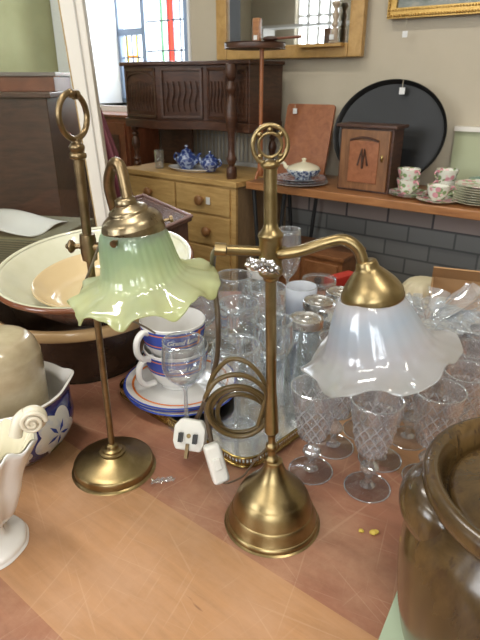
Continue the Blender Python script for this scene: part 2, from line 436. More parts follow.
# ------------------------------------------------------------------ the setting
WROT = WA
def wobj(mb, name, mat, **k):
    o = mb.build(name, mat, **k); o.rotation_euler = (0, 0, WROT); return o
ZC = 3.3; S0, S1, W0, W1 = -5.6, 3.2, -3.2, 2.3
struct(wobj(MB().box(S0-.1, S1+.1, W0-.1, W1+.5, -.08, 0), 'floor', M['floor'], smooth=0))
struct(wobj(MB().box(S0-.1, S1+.1, W0-.1, W1+.5, ZC, ZC+.08), 'ceiling', M['ceiling'], smooth=0))
WS0, WS1, WZ0, WZ1 = -2.975, -2.045, 1.16, 2.85
mb = MB()
mb.box(S0, WS0, W1, W1+.40, 0, ZC).box(WS1, S1, W1, W1+.40, .0, ZC).box(WS0, WS1, W1, W1+.40, 0, WZ0).box(WS0, WS1, W1, W1+.40, WZ1, ZC)
struct(wobj(mb, 'wall_back', M['cream_wall'], smooth=0))
mb = MB()   # white painted reveal lining
mb.box(WS0-.002, WS0+.012, W1-.01, W1+.39, WZ0, WZ1).box(WS1-.012, WS1+.002, W1-.01, W1+.39, WZ0, WZ1)
mb.box(WS0-.17, WS0+.012, W1-.012, W1, WZ0-.03, WZ1)
struct(wobj(mb, 'trim_1', M['reveal'], smooth=0))
struct(wobj(MB().box(WS0-.05, WS1+.02, W1-.03, W1+.37, WZ0-.03, WZ0), 'trim_2', M['white_paint'], smooth=0))
struct(wobj(MB().box(-1.66, S1, W1-.022, W1, 0, .875), 'trim_3', M['brick'], smooth=0))
struct(wobj(MB().box(-.668, S1, W1-.018, W1, .875, 1.118), 'trim_4', M['pale_green'], smooth=0))
struct(wobj(MB().box(-.668, S1, W1-.035, W1, 1.118, 1.135), 'trim_5', M['post_paint'], smooth=0))
struct(wobj(MB().box(-3.26, -3.15, 1.1, W1, 0, ZC), 'wall_left', M['olive'], smooth=0))
struct(wobj(MB().box(S1, S1+.1, W0, W1, 0, ZC), 'wall_right', M['cream_wall'], smooth=0))
struct(wobj(MB().box(S0-.1, S0, W0, W1, 0, ZC), 'wall_far', M['cream_wall'], smooth=0))
# front wall (behind the camera) with window openings
ops = [(-4.80, -4.10), (-2.9, -1.45), (.75, 1.75), (2.2, 3.0)]
mb = MB(); x = S0
for a, b in ops:
    mb.box(x, a, W0-.2, W0, 0, ZC); mb.box(a, b, W0-.2, W0, 0, 1.35); mb.box(a, b, W0-.2, W0, 2.95, ZC); x = b
mb.box(x, S1, W0-.2, W0, 0, ZC)
struct(wobj(mb, 'wall_front', M['cream_wall'], smooth=0))
for k, (a, b) in enumerate(ops):
    m = MB(); nx = 4
    for i in range(nx+1):
        xx = a+(b-a)*i/nx; m.box(xx-.026, xx+.026, W0-.12, W0-.08, 1.35, 2.95)
    for j in range(5):
        zz = 1.35+1.6*j/4; m.box(a, b, W0-.12, W0-.08, zz-.016, zz+.016)
    struct(wobj(m, 'window_%d' % (k+2), M['white_paint'], smooth=0))

# stained glass window
WW = W1+.35
win = bpy.data.objects.new('window_1', None); COL.objects.link(win); win['kind'] = 'structure'
win.rotation_euler = (0, 0, WROT)
fr = MB()
for xx in (WS0+.015, -2.725, -2.375, WS1-.03):
    fr.box(xx-.016, xx+.016, WW-.02, WW+.02, WZ0, WZ1)
fr.box(WS0, -2.725, WW-.02, WW+.02, 1.555, 1.59).box(WS0, WS1, WW-.02, WW+.02, WZ0, WZ0+.03).box(WS0, WS1, WW-.02, WW+.02, WZ1-.03, WZ1)
fr.build('window_frame', M['blue_paint'], win, smooth=0)
pn = MB().box(WS0, WS1, WW-.002, WW+.002, WZ0, WZ1); pn.build('pane', M['window_pane'], win, smooth=0)
ld = MB()
for zz in (1.46, 1.62, 1.74, 1.90, 2.05, 2.2, 2.4, 2.6):
    ld.box(-2.725, WS1, WW-.006, WW+.006, zz-.0035, zz+.0035)
for xx in (-2.585, -2.53, -2.485, -2.43):
    ld.box(xx-.003, xx+.003, WW-.006, WW+.006, WZ0, WZ1)
for xx in (-2.90, -2.85, -2.80):
    ld.box(xx-.003, xx+.003, WW-.006, WW+.006, WZ0, 1.56)
ld.box(WS0, -2.725, WW-.006, WW+.006, 1.425, 1.431)
ld.build('lead_came', M['lead'], win, smooth=0)
def stained(name, c):
    n = N(name); t = n.n('BsdfTransparent'); t.inputs[0].default_value = (*c, 1); n.l(t.outputs[0], n.out.inputs[0]); return n.m
for nm, c, rects in (('red_glass', (1, .30, .24), [(-2.527, -2.488, 1.2, 1.735)]), ('amber_glass', (1, .55, .12), [(-2.62, -2.43, 1.745, 1.77), (-2.90, -2.80, 1.43, 1.44)]),
                     ('yellow_glass', (1, .9, .35), [(-2.898, -2.885, 1.2, 1.55), (-2.815, -2.802, 1.2, 1.55)]), ('green_glass', (.6, .9, .6), [(-2.585, -2.57, 1.2, 1.9)])):
    m = MB()
    for a, b, c0, c1 in rects: m.box(a, b, WW-.004, WW-.0025, c0, c1)
    m.build(nm, stained(nm, c), win, smooth=0)

# ------------------------------------------------------------------ table
tb = thing('table', 'worn reddish wooden table scratched with pale lines, carrying the lamps and glassware', 'table', (0, 0, 0))
MB().box(-1.05, 1.15, .14, 1.44, T-.035, T).build('tabletop', M['table'], tb, bevel=.004)
for y in (.2, 1.36): MB().box(-.98, 1.08, y, y+.025, T-.13, T-.035).build('apron', M['mahogany'], tb, smooth=0)
for x, y in ((-.95, .22), (1.05, .22), (-.95, 1.35), (1.05, 1.35)):
    MB().box(x-.035, x+.035, y-.035, y+.035, 0, T-.035).build('leg', M['mahogany'], tb, bevel=.004)

# ------------------------------------------------------------------ front lamp (brass, white shade)
def scal(n, amp):
    return lambda a, r, z, t: r*(1+amp*math.cos(n*a)*t)
L = P(272, 520, T)
lamp = thing('brass_lamp', 'tall brass desk lamp with ring finial and milky white fluted glass shade', 'lamp', L)
tilt = rotY(R(-1.6))
base = sprof([(0, .0), (.0600, .0), (.0625, .002), (.0628, .006), (.0612, .009)], 3)+sprof([(.0600, .0095), (.0580, .015), (.0560, .022), (.0545, .026)], 4)+sprof([(.0535, .0268), (.0515, .034), (.0485, .043), (.0450, .050)], 4)
base += sprof([(.0442, .0506), (.039, .058), (.030, .067), (.021, .077), (.0150, .088), (.0118, .097), (.0105, .102), (.0, .103)], 4)
MB().lathe(base, 64).build('base', M['brass'], lamp, smooth=35)
pm = MB()
pm.lathe(sprof([(0, .100), (.0085, .101), (.0085, .106), (.0055, .110), (.0055, .118), (.0075, .122), (.0075, .126), (.005, .130), (.0052, .140), (.0088, .146), (.0088, .150), (.0078, .18), (.0066, .2)], 4)+[(.0062, .205), (.0062, .36), (0, .362)], 24, tilt)
pm.build('pole', M['brass'], lamp)
pu = MB().lathe(sprof([(0, .345), (.0075, .347), (.0095, .352), (.0130, .355), (.0130, .360), (.0125, .362)], 3)+sprof([(.0125, .395), (.0135, .397), (.0135, .400), (.0095, .405), (.0075, .410), (.0071, .414)], 3)+[(.0068, .468)]+sprof([(.0068, .468), (.0095, .470), (.0095, .473), (.005, .476), (0, .477)], 3), 28, tilt)
pu.build('collar', M['brass'], lamp)
fm = MB()
RC = tilt @ tr(0, 0, .4905) @ rotX(R(90)) @ rotZ(0)
fm.torus(.0175, .0024, 44, 10, RC, 1, 1.08).torus(.0115, .0016, 40, 8, RC @ tr(0, 0, 0))
for a in (45, 135, 225, 315, 90):
    fm.ball((.0148*math.cos(R(a)), .0148*math.sin(R(a)), 0), .003, n=10, M=RC)
fm.ball((.007, 0, .4735), .0035, n=10, M=tilt).ball((-.006, 0, .4735), .003, n=10, M=tilt)
fm.build('ring_finial', M['brass'], lamp)
lo = lambda p: p-L
a0 = lo(D(277, 254, .554))
arm = spline([Vector((.004, .0, a0.z)), a0+Vector((.004, 0, 0)), lo(D(300, 251, .552)), lo(D(325, 243, .548)), lo(D(344, 240, .545)), lo(D(358, 249, .542)), lo(D(364, 266, .540))], 8)
MB().tube(arm, .0062, 14).build('arm', M['brass'], lamp)
e0 = lo(D(226, 250, .554))
MB().tube([Vector((-.016, 0, a0.z)), e0], .0056, 14).lathe([(0, 0), (.0072, 0), (.0072, .012), (0, .012)], 20, tr(e0) @ rotY(R(-85))).build('arm_stub', M['brass'], lamp)
G = lo(D(368, 271, .540)); gt = tr(G) @ rotX(R(-4)) @ rotY(R(-14))
MB().lathe(sprof([(0, .012), (.009, .012), (.0115, .008), (.013, .003), (.019, -.003), (.0275, -.013), (.0325, -.022), (.0335, -.027), (.0335, -.032), (.0315, -.034), (.0315, -.031), (0, -.02)], 4), 48, gt).build('gallery', M['brass'], lamp)
sh = bpy.data.objects  # shade built in its own frame so its colour follows its height
def ruffled(prof, nr, flute, scallops, amp_z, amp_r, name, mat, parent, Mx, ph=0):
    n = 192
    def rf(a, r, z, t):
        k = max(0, (t-.55)/.45)
        return r*(1+flute*math.cos(nr*a)*(.3+.7*t))*(1+amp_r*k*k*math.cos(scallops*a+ph))
    def zf(a, r, z, t):
        k = max(0, (t-.5)/.5)
        return z+amp_z*k*k*math.sin(scallops*a+ph)+.25*amp_z*k*k*math.sin((scallops*2+1)*a)
    o = MB().lathe(prof, n, None, rf, zf).build(name, mat, parent, smooth=180, solid=.0018)
    o.matrix_local = Mx; return o
prof = sprof([(.0305, -.0), (.036, -.009), (.0425, -.023), (.0485, -.038), (.054, -.052), (.061, -.062), (.071, -.069), (.080, -.073), (.084, -.075)], 5)
ruffled(prof, 24, .006, 6, .006, .05, 'lamp_shade', M['white_shade'], lamp, tr(G) @ rotY(R(-14)) @ rotX(R(-3)) @ tr(-.004, 0, -.026) @ Matrix.Diagonal((1, 1, 1, 1)), .7)
# lampholder inside the shade
MB().lathe([(0, 0), (.012, 0), (.012, -.035), (.010, -.04), (0, -.04)], 20, gt @ tr(0, 0, -.005)).build('lampholder', M['brass_dark'], lamp)
om = MB(); oc = lo(D(263, 266, .536))
for k in range(26):
    a = k*2.4; q = Vector((.0165*math.cos(a)*math.sqrt(k/26), .0015*math.sin(k*3), .0068*math.sin(a)*math.sqrt(k/26)))
    om.ball(q, .0042, .003, .0030, 8)
om.tube(spline([(-.018, 0, .004), (-.008, -.003, -.004), (.004, -.004, .004), (.018, 0, -.005)], 6), .0016, 6).tube(spline([(-.016, 0, -.003), (-.004, -.004, .005), (.008, -.003, -.004), (.016, 0, .003)], 6), .0016, 6)
om.tube([(0, .002, 0), (.001, .012, 0)], .003, 8)
om.build('leaf_ornament', M['silver'], lamp, smooth=30).matrix_local = tr(oc) @ rotY(R(12))
# flex: out of the arm stub, down to the coil and the plug
cp = [(222, 250, .554), (216, 250, .585), (213, 258, .65), (213, 274, .70), (216, 298, .70), (218, 325, .68), (217, 358, .69), (209, 388, .70), (202, 408, .71), (196, 421, .722), (194, 432, .735)]
MB().tube(spline([lo(D(*c)) for c in cp], 8), .0038, 10).build('cord', M['cord_dark'], lamp)
loops = []
cx, cy = 237, 407
for k in range(3*24+14):
    a = R(200)+k*2*PI/24; tt = k/24
    rx = 31+3*math.sin(tt*1.9)-1.5*tt; ry = 31-4.2*tt + 3*math.cos(tt*2.3); du = 1.2*tt
    u = cx+du+rx*math.cos(a)*(1+.06*math.sin(a*.5)); v = cy+2*tt+ry*math.sin(a)
    loops.append(lo(D(u, v, .625+.010*tt+.012*math.sin(a+.4))))
lead_in = [lo(D(*c)) for c in ((208, 392, .69), (205, 400, .66))]
MB().tube(spline(lead_in+loops[::2], 4), .0034, 10).build('cord_coil', M['cord'], lamp)
big = [(206, 398, .655), (212, 378, .65), (228, 360, .64), (246, 362, .635), (262, 378, .635), (266, 396, .635), (258, 425, .64)]
MB().tube(spline([lo(D(*c)) for c in big], 8), .0032, 10).build('cord_loop', M['cord'], lamp)
swc = [(206, 398, .655), (207, 418, .645), (211, 440, .638), (213, 448, .636)]
MB().tube(spline([lo(D(*c)) for c in swc], 8), .0036, 10).build('cord_tail', M['cord_dark'], lamp)
SW = lo(D(216, 462, .622))
sm = MB().box(-.0085, .0085, -.006, .006, -.022, .020)
o = sm.build('inline_switch', M['plastic'], lamp, bevel=.004, seg=3); o.matrix_local = tr(SW) @ rotZ(R(20)) @ rotY(R(-10)) @ rotX(R(-18)) @ Matrix.Scale(1.45, 4)
MB().box(-.0035, .0035, -.0085, -.005, -.006, .006).build('rocker', M['plastic'], o, bevel=.001)
th = [(220, 482, .622), (228, 483, .60), (243, 476, .585), (254, 462, .575), (263, 452, .57), (268, 446, .57)]
MB().tube(spline([lo(D(*c)) for c in th], 6), .0014, 8).build('thin_wire', M['cord_dark'], lamp)
# plug
PG = lo(D(192, 434, .70))
pb = bpy.data.objects.new('plug', bpy.data.meshes.new('plug'))
pl = MB().prism([(-.020, -.024), (.020, -.024), (.0255, -.012), (.0255, .012), (.016, .024), (-.016, .024), (-.0255, .012), (-.0255, -.012)], 0, .016)
o = pl.build('plug', M['plastic'], lamp, bevel=.003, seg=3)
o.matrix_local = tr(PG) @ rotZ(R(-14)) @ rotX(R(62)) @ Matrix.Scale(1.0, 4)
MB().box(-.0145, -.0085, -.011, .003, .016, .024).build('pin', M['pin_dark'], o, smooth=0)
MB().box(.0085, .0145, -.011, .003, .016, .024).build('pin', M['pin_dark'], o, smooth=0)
MB().box(-.0025, .0025, -.035, -.013, .013, .020).build('earth_pin', M['brass_dark'], o, smooth=0)
MB().lathe([(0, 0), (.0035, 0), (.0035, .002), (0, .002)], 12, tr(0, -.001, .0155)).build('screw', M['brass'], o)

# ------------------------------------------------------------------ left lamp (green shade)
L2 = P(114, 467, T); L2.x = -.195
lamp2 = thing('adjustable_lamp', 'slender brass desk lamp with oval ring finial and frilled green glass shade', 'lamp', L2)
MB().lathe(sprof([(0, 0), (.0595, 0), (.060, .003), (.060, .013), (.058, .0155)], 3)+sprof([(.0575, .0158), (.035, .0225), (.021, .0285), (.0195, .029)], 3)+sprof([(.0195, .032), (.015, .033), (.0145, .036), (.010, .038), (.0085, .043), (.006, .045)], 3)+[(0, .045)], 64).build('base', M['brass'], lamp2, smooth=35)
MB().lathe([(.0048, .04), (.0048, .33), (.0055, .335), (.0060, .39), (.0064, .462)]+sprof([(.0064, .462), (.010, .464), (.010, .469), (.0075, .471), (.009, .474), (.009, .478), (.0055, .482), (.004, .486), (0, .488)], 3), 24).build('pole', M['brass_dark'], lamp2)
RC = tr(0, 0, .511) @ rotZ(R(66)) @ rotX(R(90))
MB().torus(.0245, .0036, 48, 10, RC, 1, 1.03).ball((0, .0245, 0), .0055, n=12, M=RC).lathe([(0, -.004), (.0055, -.003), (.0055, .003), (0, .004)], 14, RC @ tr(.008, .023, 0) @ rotY(R(90))).build('ring_finial', M['brass_dark'], lamp2)
cl = MB().lathe([(.0, .335), (.0095, .336), (.0105, .345), (.0105, .362), (.0095, .370), (0, .371)], 24)
cl.build('clamp', M['brass_dark'], lamp2)
kn = MB().lathe(sprof([(0, .008), (.0035, .009), (.0035, .016), (.0055, .018), (.0085, .021), (.0085, .024), (.004, .027), (.003, .029), (0, .030)], 3), 20, tr(0, 0, .354) @ rotY(R(-90)))
kn.build('clamp_knob', M['brass_dark'], lamp2)
lo2 = lambda p: p-L2
arm2 = spline([Vector((.004, 0, .354)), Vector((.02, -.004, .354)), Vector((.036, -.006, .362)), Vector((.042, -.010, .39)), lo2(D(109, 186, .655)), lo2(D(112, 167, .645)), lo2(D(117, 163, .63)), lo2(D(122, 172, .625)), lo2(D(128, 202, .62))], 8)
MB().tube(arm2, .0066, 14).build('arm', M['brass_dark'], lamp2)
G2 = lo2(D(127, 207, .62)); Q2 = rotY(R(-11)) @ rotX(R(5))
gm = MB().lathe(sprof([(0, .012), (.010, .011), (.0125, .006), (.013, .003), (.022, -.002), (.0235, -.006), (.026, -.008), (.033, -.013), (.0365, -.020)], 4), 64, tr(G2) @ Q2)
gm.lathe([(.0365, -.020), (.037, -.026), (.0368, -.034)], 96, tr(G2) @ Q2, None, lambda a, r, z, t: z+(abs(math.cos(a*7))*-.006 if t > .9 else 0))
gm.build('gallery', metal('old brass', (.22, .17, .10), (.42, .34, .21), .2, .4, 50), lamp2)
sc2 = MB()
for a in (10, 130, 250):
    sc2.lathe([(0, 0), (.0018, 0), (.0018, .008), (.0042, .009), (.0042, .0125), (0, .013)], 12, tr(G2) @ Q2 @ rotZ(R(a)) @ tr(.035, 0, -.026) @ rotY(R(90)))
    sc2.build('thumb_screw', M['brass_dark'], lamp2); sc2 = MB()
prof = sprof([(.034, .0), (.039, -.008), (.0425, -.022), (.0455, -.038), (.049, -.050), (.056, -.059), (.071, -.065), (.086, -.070), (.092, -.076)], 5)
ruffled(prof, 34, .008, 9, .007, .035, 'lamp_shade', M['green_shade'], lamp2, tr(G2) @ rotY(R(-8)) @ rotX(R(3)) @ tr(-.001, 0, -.024) @ Matrix.Diagonal((1, 1, 1.06, 1)), 1.9)
MB().lathe([(0, 0), (.011, 0), (.011, -.04), (0, -.045)], 18, tr(G2) @ Q2).build('lampholder', plain('dark holder', (.03, .04, .035), .4), lamp2)
cw = [(108, 232, .63), (99, 246, .645), (93, 262, .66), (84, 285, .68), (80, 300, .70), (90, 312, .73), (112, 314, .75), (130, 320, .76), (143, 326, .77), (155, 333, .785)]
MB().tube(spline([lo2(D(*c)) for c in cw], 6), .0017, 8).build('cord', plain('grey brown flex', (.16, .13, .09), .4), lamp2)

# ------------------------------------------------------------------ tray
ta = Vector((.73, -.683, 0)).normalized(); tbv = Vector((.683, .73, 0)).normalized()
FC = Vector((.010, .655, T+.004)); TL_, TW_ = .345, .46
tc = FC - ta*TL_/2 + tbv*TW_/2
trot = math.atan2(ta.y, ta.x)
tray = thing('gallery_tray', 'silver plated tray with a pierced brass gallery edge, under the cups and wine glasses', 'tray', (tc.x, tc.y, T), trot)
def rrect(a, b, r, n=8):
    out = []
    for cx_, cy_, st in ((a-r, b-r, 0), (-a+r, b-r, 90), (-a+r, -b+r, 180), (a-r, -b+r, 270)):
        for i in range(n+1):
            t = R(st+90*i/n); out.append((cx_+r*math.cos(t), cy_+r*math.sin(t)))
    return out
rr = rrect(TL_/2, TW_/2, .035)
MB().prism(rrect(TL_/2-.004, TW_/2-.004, .031), .005, .008).build('tray_plate', M['silver'], tray)
def perim(pts, step):
    out = []; acc = 0
    n = len(pts)
    for i in range(n):
        a = Vector((*pts[i], 0)); b = Vector((*pts[(i+1) % n], 0)); d = (b-a).length
        if d < 1e-6: continue
        x = step-acc
        while x < d:
            out.append((a+(b-a)*x/d, (b-a).normalized())); x += step
        acc = (acc+d) % step
    return out
gm = MB()
gm.tube([(x, y, .020) for x, y in rr], .0022, 8, closed=True).tube([(x, y, .005) for x, y in rr], .003, 8, closed=True)
gm.tube([(x, y, .009) for x, y in rr], .0012, 6, closed=True)
for p, d in perim(rr, .0058):
    gm.tube([p+Vector((0, 0, .008)), p+Vector((0, 0, .020))], .0014, 5, caps=False)
gm.build('gallery_rail', M['brass_bright'], tray)
TZ = T+.009

# ------------------------------------------------------------------ saucers and cups
PC = P(181, 386, TZ+.01)
srot = 0
def saucer(z, label, dx=0, dy=0):
    t = thing('saucer', label, 'saucer', (PC.x+dx, PC.y+dy, z), 0, 'stacked large saucers on the tray')
    MB().lathe(sprof([(0, .002), (.045, .002), (.047, 0), (.050, .002), (.075, .0045), (.100, .012), (.104, .014), (.100, .015), (.075, .0085), (.05, .006), (0, .005)], 3), 64).build('plate', M['porcelain'], t)
    MB().lathe([(.0865, .0128), (.0875, .0132), (.0905, .0138), (.0900, .0125)], 64).build('orange_band', M['orange_glaze'], t)
    MB().lathe([(.1015, .0152), (.1030, .0154), (.1046, .0149), (.1048, .0142)], 64).build('blue_rim', M['navy'], t)
    return t
saucer(TZ, 'large white saucer with blue rim, lowest of the stack under the two cups', .004, -.003)
saucer(TZ+.0055, 'large white saucer with blue rim, middle of the stack under the two cups', -.002, .001)
saucer(TZ+.0110, 'large white saucer with blue rim and orange line, topmost, directly under the cups')
cup_text = None
def text_on_cup(txt, rad, z0, size, a0, parent, mat):
    cu = bpy.data.curves.new('lettering_curve', 'FONT'); cu.body = txt; cu.size = size; cu.shear = .2; cu.offset = .0004
    cu.align_x = 'CENTER'; cu.resolution_u = 3
    o = bpy.data.objects.new('lettering_tmp', cu); COL.objects.link(o)
    bpy.context.view_layer.update()
    me = bpy.data.meshes.new_from_object(o.evaluated_get(bpy.context.evaluated_depsgraph_get()))
    bpy.data.objects.remove(o)
    bm = bmesh.new(); bm.from_mesh(me)
    for _ in range(1): bmesh.ops.subdivide_edges(bm, edges=[e for e in bm.edges if e.calc_length() > .004], cuts=2)
    for v in bm.verts:
        x, y = v.co.x, v.co.y; r = rad(z0+y)+.0007; a = a0+x/r
        v.co = Vector((r*math.cos(a), r*math.sin(a), z0+y))
    bm.to_mesh(me); bm.free(); me.materials.clear(); me.materials.append(mat)
    t = bpy.data.objects.new('lettering', me); COL.objects.link(t); t.parent = parent; return t
def make_cup(loc, hang, ta_, label):
    t = thing('latte_cup', label, 'cup', loc, 0, 'latte cups stacked on the tray')
    out = [(.030, 0), (.032, .001), (.034, .006), (.043, .018), (.053, .038), (.0575, .058), (.0595, .078)]
    op = sprof(out, 4)
    inn = [(.0580, .0795), (.0555, .058), (.050, .033), (.041, .018), (.030, .009), (0, .007)]
    MB().lathe([(0, .002), (.028, .002)]+op+sprof(inn, 4), 64).build('bowl', M['porcelain'], t)
    def rad(z):
        for (r0, z0), (r1, z1) in zip(op, op[1:]):
            if z0 <= z <= z1+1e-9: return r0+(r1-r0)*(z-z0)/max(1e-9, z1-z0)
        return op[-1][0] if z > op[-1][1] else op[0][0]
    def band(z0, z1, off, a0=None, a1=None):
        nn = 5; m = MB()
        if a0 is None: m.lathe([(rad(z0+(z1-z0)*i/nn)+off, z0+(z1-z0)*i/nn) for i in range(nn+1)], 72)
        else: m.grid(lambda u, v: ((rad(z0+(z1-z0)*v)+off)*math.cos(a0+(a1-a0)*u), (rad(z0+(z1-z0)*v)+off)*math.sin(a0+(a1-a0)*u), z0+(z1-z0)*v), 14, 3)
        return m
    band(.041, .074, .0004).build('blue_band', M['navy'], t)
    m = MB()
    for z in (.0455, .0675):
        m.lathe([(rad(z)+.0006, z), (rad(z+.0022)+.0006, z+.0022)], 72)
    m.build('orange_band', M['orange_glaze'], t)
    band(.043, .072, .0008, ta_+.50, ta_+.62).build('orange_mark', M['orange_glaze'], t)
    text_on_cup('Grand Latte', rad, .0520, .0125, ta_, t, M['porcelain'])
    h = [Vector((.055, 0, .068)), Vector((.068, 0, .072)), Vector((.080, 0, .060)), Vector((.081, 0, .038)), Vector((.070, 0, .023)), Vector((.050, 0, .020))]
    hs = spline(h, 6)
    MB().tube(hs, .0055, 12, M=rotZ(hang) @ Matrix.Diagonal((1, 1.25, 1, 1))).build('handle', M['porcelain'], t)
    return t
sz = TZ+.011+.0055
make_cup((PC.x-.006, PC.y+.004, sz), R(222), R(-68), 'white latte cup with blue lettered band, lower of the two stacked on the saucers')
make_cup((PC.x-.010, PC.y+.006, sz+.052), R(226), R(-64), 'white latte cup with blue lettered band, upper of the two stacked cups')

# ------------------------------------------------------------------ glassware
def goblet_prof(h, rb, rf, stem, hb, tulip=1.0):
    zb = h-hb
    o = [(0, .0), (rf, 0), (rf, .0015), (rf*.55, .005), (.006, .010), (stem, .018), (stem, zb-.006), (stem+.003, zb), (rb*.45, zb+.008), (rb*.85, zb+hb*.28), (rb, zb+hb*.52), (rb*tulip, h)]
    return o
def make_wineglass(name, label, loc, h=.16, rb=.036, rf=.032, stem=.004, hb=.085, tulip=.92, group='plain wine glasses', mat='glass'):
    t = thing(name, label, 'wine glass', loc, 0, group)
    zb = h-hb
    bw = sprof([(.0, zb+.004), (rb*.45, zb+.009), (rb*.85, zb+hb*.28), (rb, zb+hb*.52), (rb*tulip, h)], 5)
    MB().lathe(bw, 40).build('bowl', M[mat], t, solid=.0012)
    MB().torus(rb*tulip, .0010, 40, 6, tr(0, 0, h)).build('rim', M['glass_rim'], t)
    MB().lathe(sprof([(.007, .006), (stem, .016), (stem*.9, zb*.5), (stem, zb-.006), (rb*.30, zb+.004), (0, zb+.006)], 4), 20).build('stem', M['glass_rim'], t)
    MB().lathe([(0, 0), (rf, 0), (rf+.0006, .0012), (rf*.6, .003), (.009, .006), (0, .009)], 40).build('foot', M['foot_glass'], t)
    return t
gl = []
def gpos(u, v, z=TZ): p = P(u, v, z); p.z = z; return p
G0 = make_wineglass('wine_glass', 'clear wine glass standing in front of the stacked latte cups', gpos(187, 424))
for (u, v, sc, lab) in ((235, 428, (1.12, 1.12, 1.0), 'rounder clear wine glass inside the coiled lamp cord'),
                        (222, 388, (1.1, 1.1, 1.05), 'clear wine glass seen just above the top cord loop, left of the lamp pole'),
                        (252, 392, 1.0, 'clear wine glass directly behind the middle of the front lamp pole'),
                        (262, 366, 1.08, 'clear wine glass behind the front lamp pole, before the frosted tumbler'),
                        (204, 362, 1.05, 'clear wine glass behind the two latte cups'),
                        (236, 352, 1.1, 'clear wine glass in front of the white topped bottle')):
    dup(G0, gpos(u, v), random.random(), lab, None, sc)
make_wineglass('champagne_flute', 'tall clear flute glass rising behind the front lamp collar', gpos(287, 322, T), .235, .030, .032, .004, .12, .85, 'tall clear stemware')
# cut crystal goblets
def make_crystal(name, label, loc):
    t = thing(name, label, 'goblet', loc, 0, 'cut crystal goblets')
    h, hb, rb = .150, .088, .034; zb = h-hb
    prof = [(.013, zb+.0), (.020, zb+.004), (.0242, zb+.014), (.0268, zb+.024), (.0285, zb+.034), (.0300, zb+.044), (.0315, zb+.054), (.0328, zb+.064), (.0340, zb+.076), (.0352, h)]
    pf = [(p.x, p.y) for p in spline([(a, b, 0) for a, b in prof], 3)]
    def rf(a, r, z, t_):
        if z > h-.026: return r
        k = (z-zb)/.011; q = a*12/(2*PI)
        d = abs(((q+k*.5) % 1)-.5)+abs(((q-k*.5) % 1)-.5)
        return r*(1-.16*(1-d)*(1 if z > zb+.004 else .3))
    MB().lathe([(0, zb)]+pf, 96, None, rf).build('bowl', M['crystal'], t, smooth=8, solid=.0018)
    MB().torus(.0352, .0011, 40, 6, tr(0, 0, h)).build('rim', M['glass_rim'], t)
    MB().lathe(sprof([(.012, .006), (.006, .012), (.005, .020), (.0075, .026), (.0135, .034), (.0135, .040), (.0075, .048), (.006, .054), (.014, zb), (0, zb+.002)], 3), 10).build('stem', M['stem_glass'], t, smooth=15)
    n = 40
    MB().lathe([(0, 0), (.033, 0), (.0335, .0015), (.024, .0035), (.012, .0075), (0, .009)], n).build('foot', M['foot_glass'], t)
    MB().torus(.0332, .0010, 40, 6, tr(0, 0, .0010)).build('foot_rim', M['glass_rim'], t)
    return t
C0 = make_crystal('crystal_goblet', 'cut crystal goblet nearest the front brass lamp, right of its base', gpos(311, 470, T))
cr = [(367, 487, 'cut crystal goblet standing foremost, between the front lamp and the brown crock'),
      (345, 452, 'cut crystal goblet just behind the gap between the two foremost goblets'),
      (382, 462, 'cut crystal goblet close behind the right edge of the foremost goblet'),
      (405, 470, 'cut crystal goblet right beside the lug handle of the brown crock'),
      (372, 435, 'cut crystal goblet under the front rim of the white shade'),
      (402, 440, 'cut crystal goblet under the right side of the white shade'),
      (428, 446, 'cut crystal goblet directly behind the crock rim'),
      (345, 418, 'cut crystal goblet in the rear row behind the left side of the white shade'),
      (385, 412, 'cut crystal goblet in the rear row behind the middle of the white shade'),
      (420, 416, 'cut crystal goblet in the third row below the cellophane'),
      (448, 424, 'cut crystal goblet between the crock lid and the cellophane'),
      (468, 410, 'cut crystal goblet at the right edge of the goblet group'),
      (440, 396, 'cut crystal goblet at the back under the tied cellophane neck'),
      (474, 388, 'cut crystal goblet at the back beside the cardboard box')]
for u, v, lab in cr:
    p = gpos(u, v, T)
    dup(C0, p, random.random()*2, lab, None, (1, 1, .97+.08*random.random()))

# lidded jars
def make_jar(loc, label, h=.125, r=.038):
    t = thing('lidded_jar', label, 'jar', loc, 0, 'glass jars with metal lids')
    MB().lathe(sprof([(0, .002), (r*.92, .002), (r, .008), (r, h*.62), (r*.96, h*.72), (r*.80, h*.84), (r*.78, h-.012)], 5), 40).build('jar_body', M['jar_glass'], t, solid=.002)
    lid = MB().lathe(sprof([(r*.86, h-.016), (r*.88, h-.015), (r*.88, h-.002), (r*.84, h)], 3)+sprof([(r*.76, h), (r*.72, h-.0025), (r*.45, h-.0025), (r*.42, h-.001), (r*.2, h-.001), (r*.17, h-.003), (0, h-.003)], 3), 44)
    lid.build('lid', M['lid_metal'], t, smooth=30)
    return t
def topat(u, v, h, z0=T): p = P(u, v, z0+h); p.z = z0; return p
J0 = make_jar(topat(303, 321, .125, T), 'glass jar with round metal lid, nearest of the three lidded jars')
dup(J0, topat(319, 304, .125, T), .5, 'glass jar with round metal lid, middle of the three lidded jars')
dup(J0, topat(341, 293, .120, T), 1.1, 'glass jar with round metal lid, rearmost, beside the white lamp shade')
# big jar with white lid and spiral shoulders
bj = thing('spiral_jar', 'tall spiral ribbed glass jar with a white screw lid, behind the coiled cord', 'jar', topat(250, 280, .165, T))
def rfs(a, r, z, t_): return r*(1+.045*math.sin(4*a+z*110)*(1 if .02 < z < .15 else 0))
MB().lathe(sprof([(0, .002), (.046, .002), (.050, .01), (.050, .075), (.046, .10), (.034, .13), (.027, .148), (.0265, .155)], 6), 72, None, rfs).build('jar_body', M['jar_glass'], bj, smooth=60, solid=.002)
MB().lathe(sprof([(.0285, .148), (.030, .149), (.030, .163), (.028, .166), (0, .166)], 3), 40).build('lid', M['porcelain'], bj)
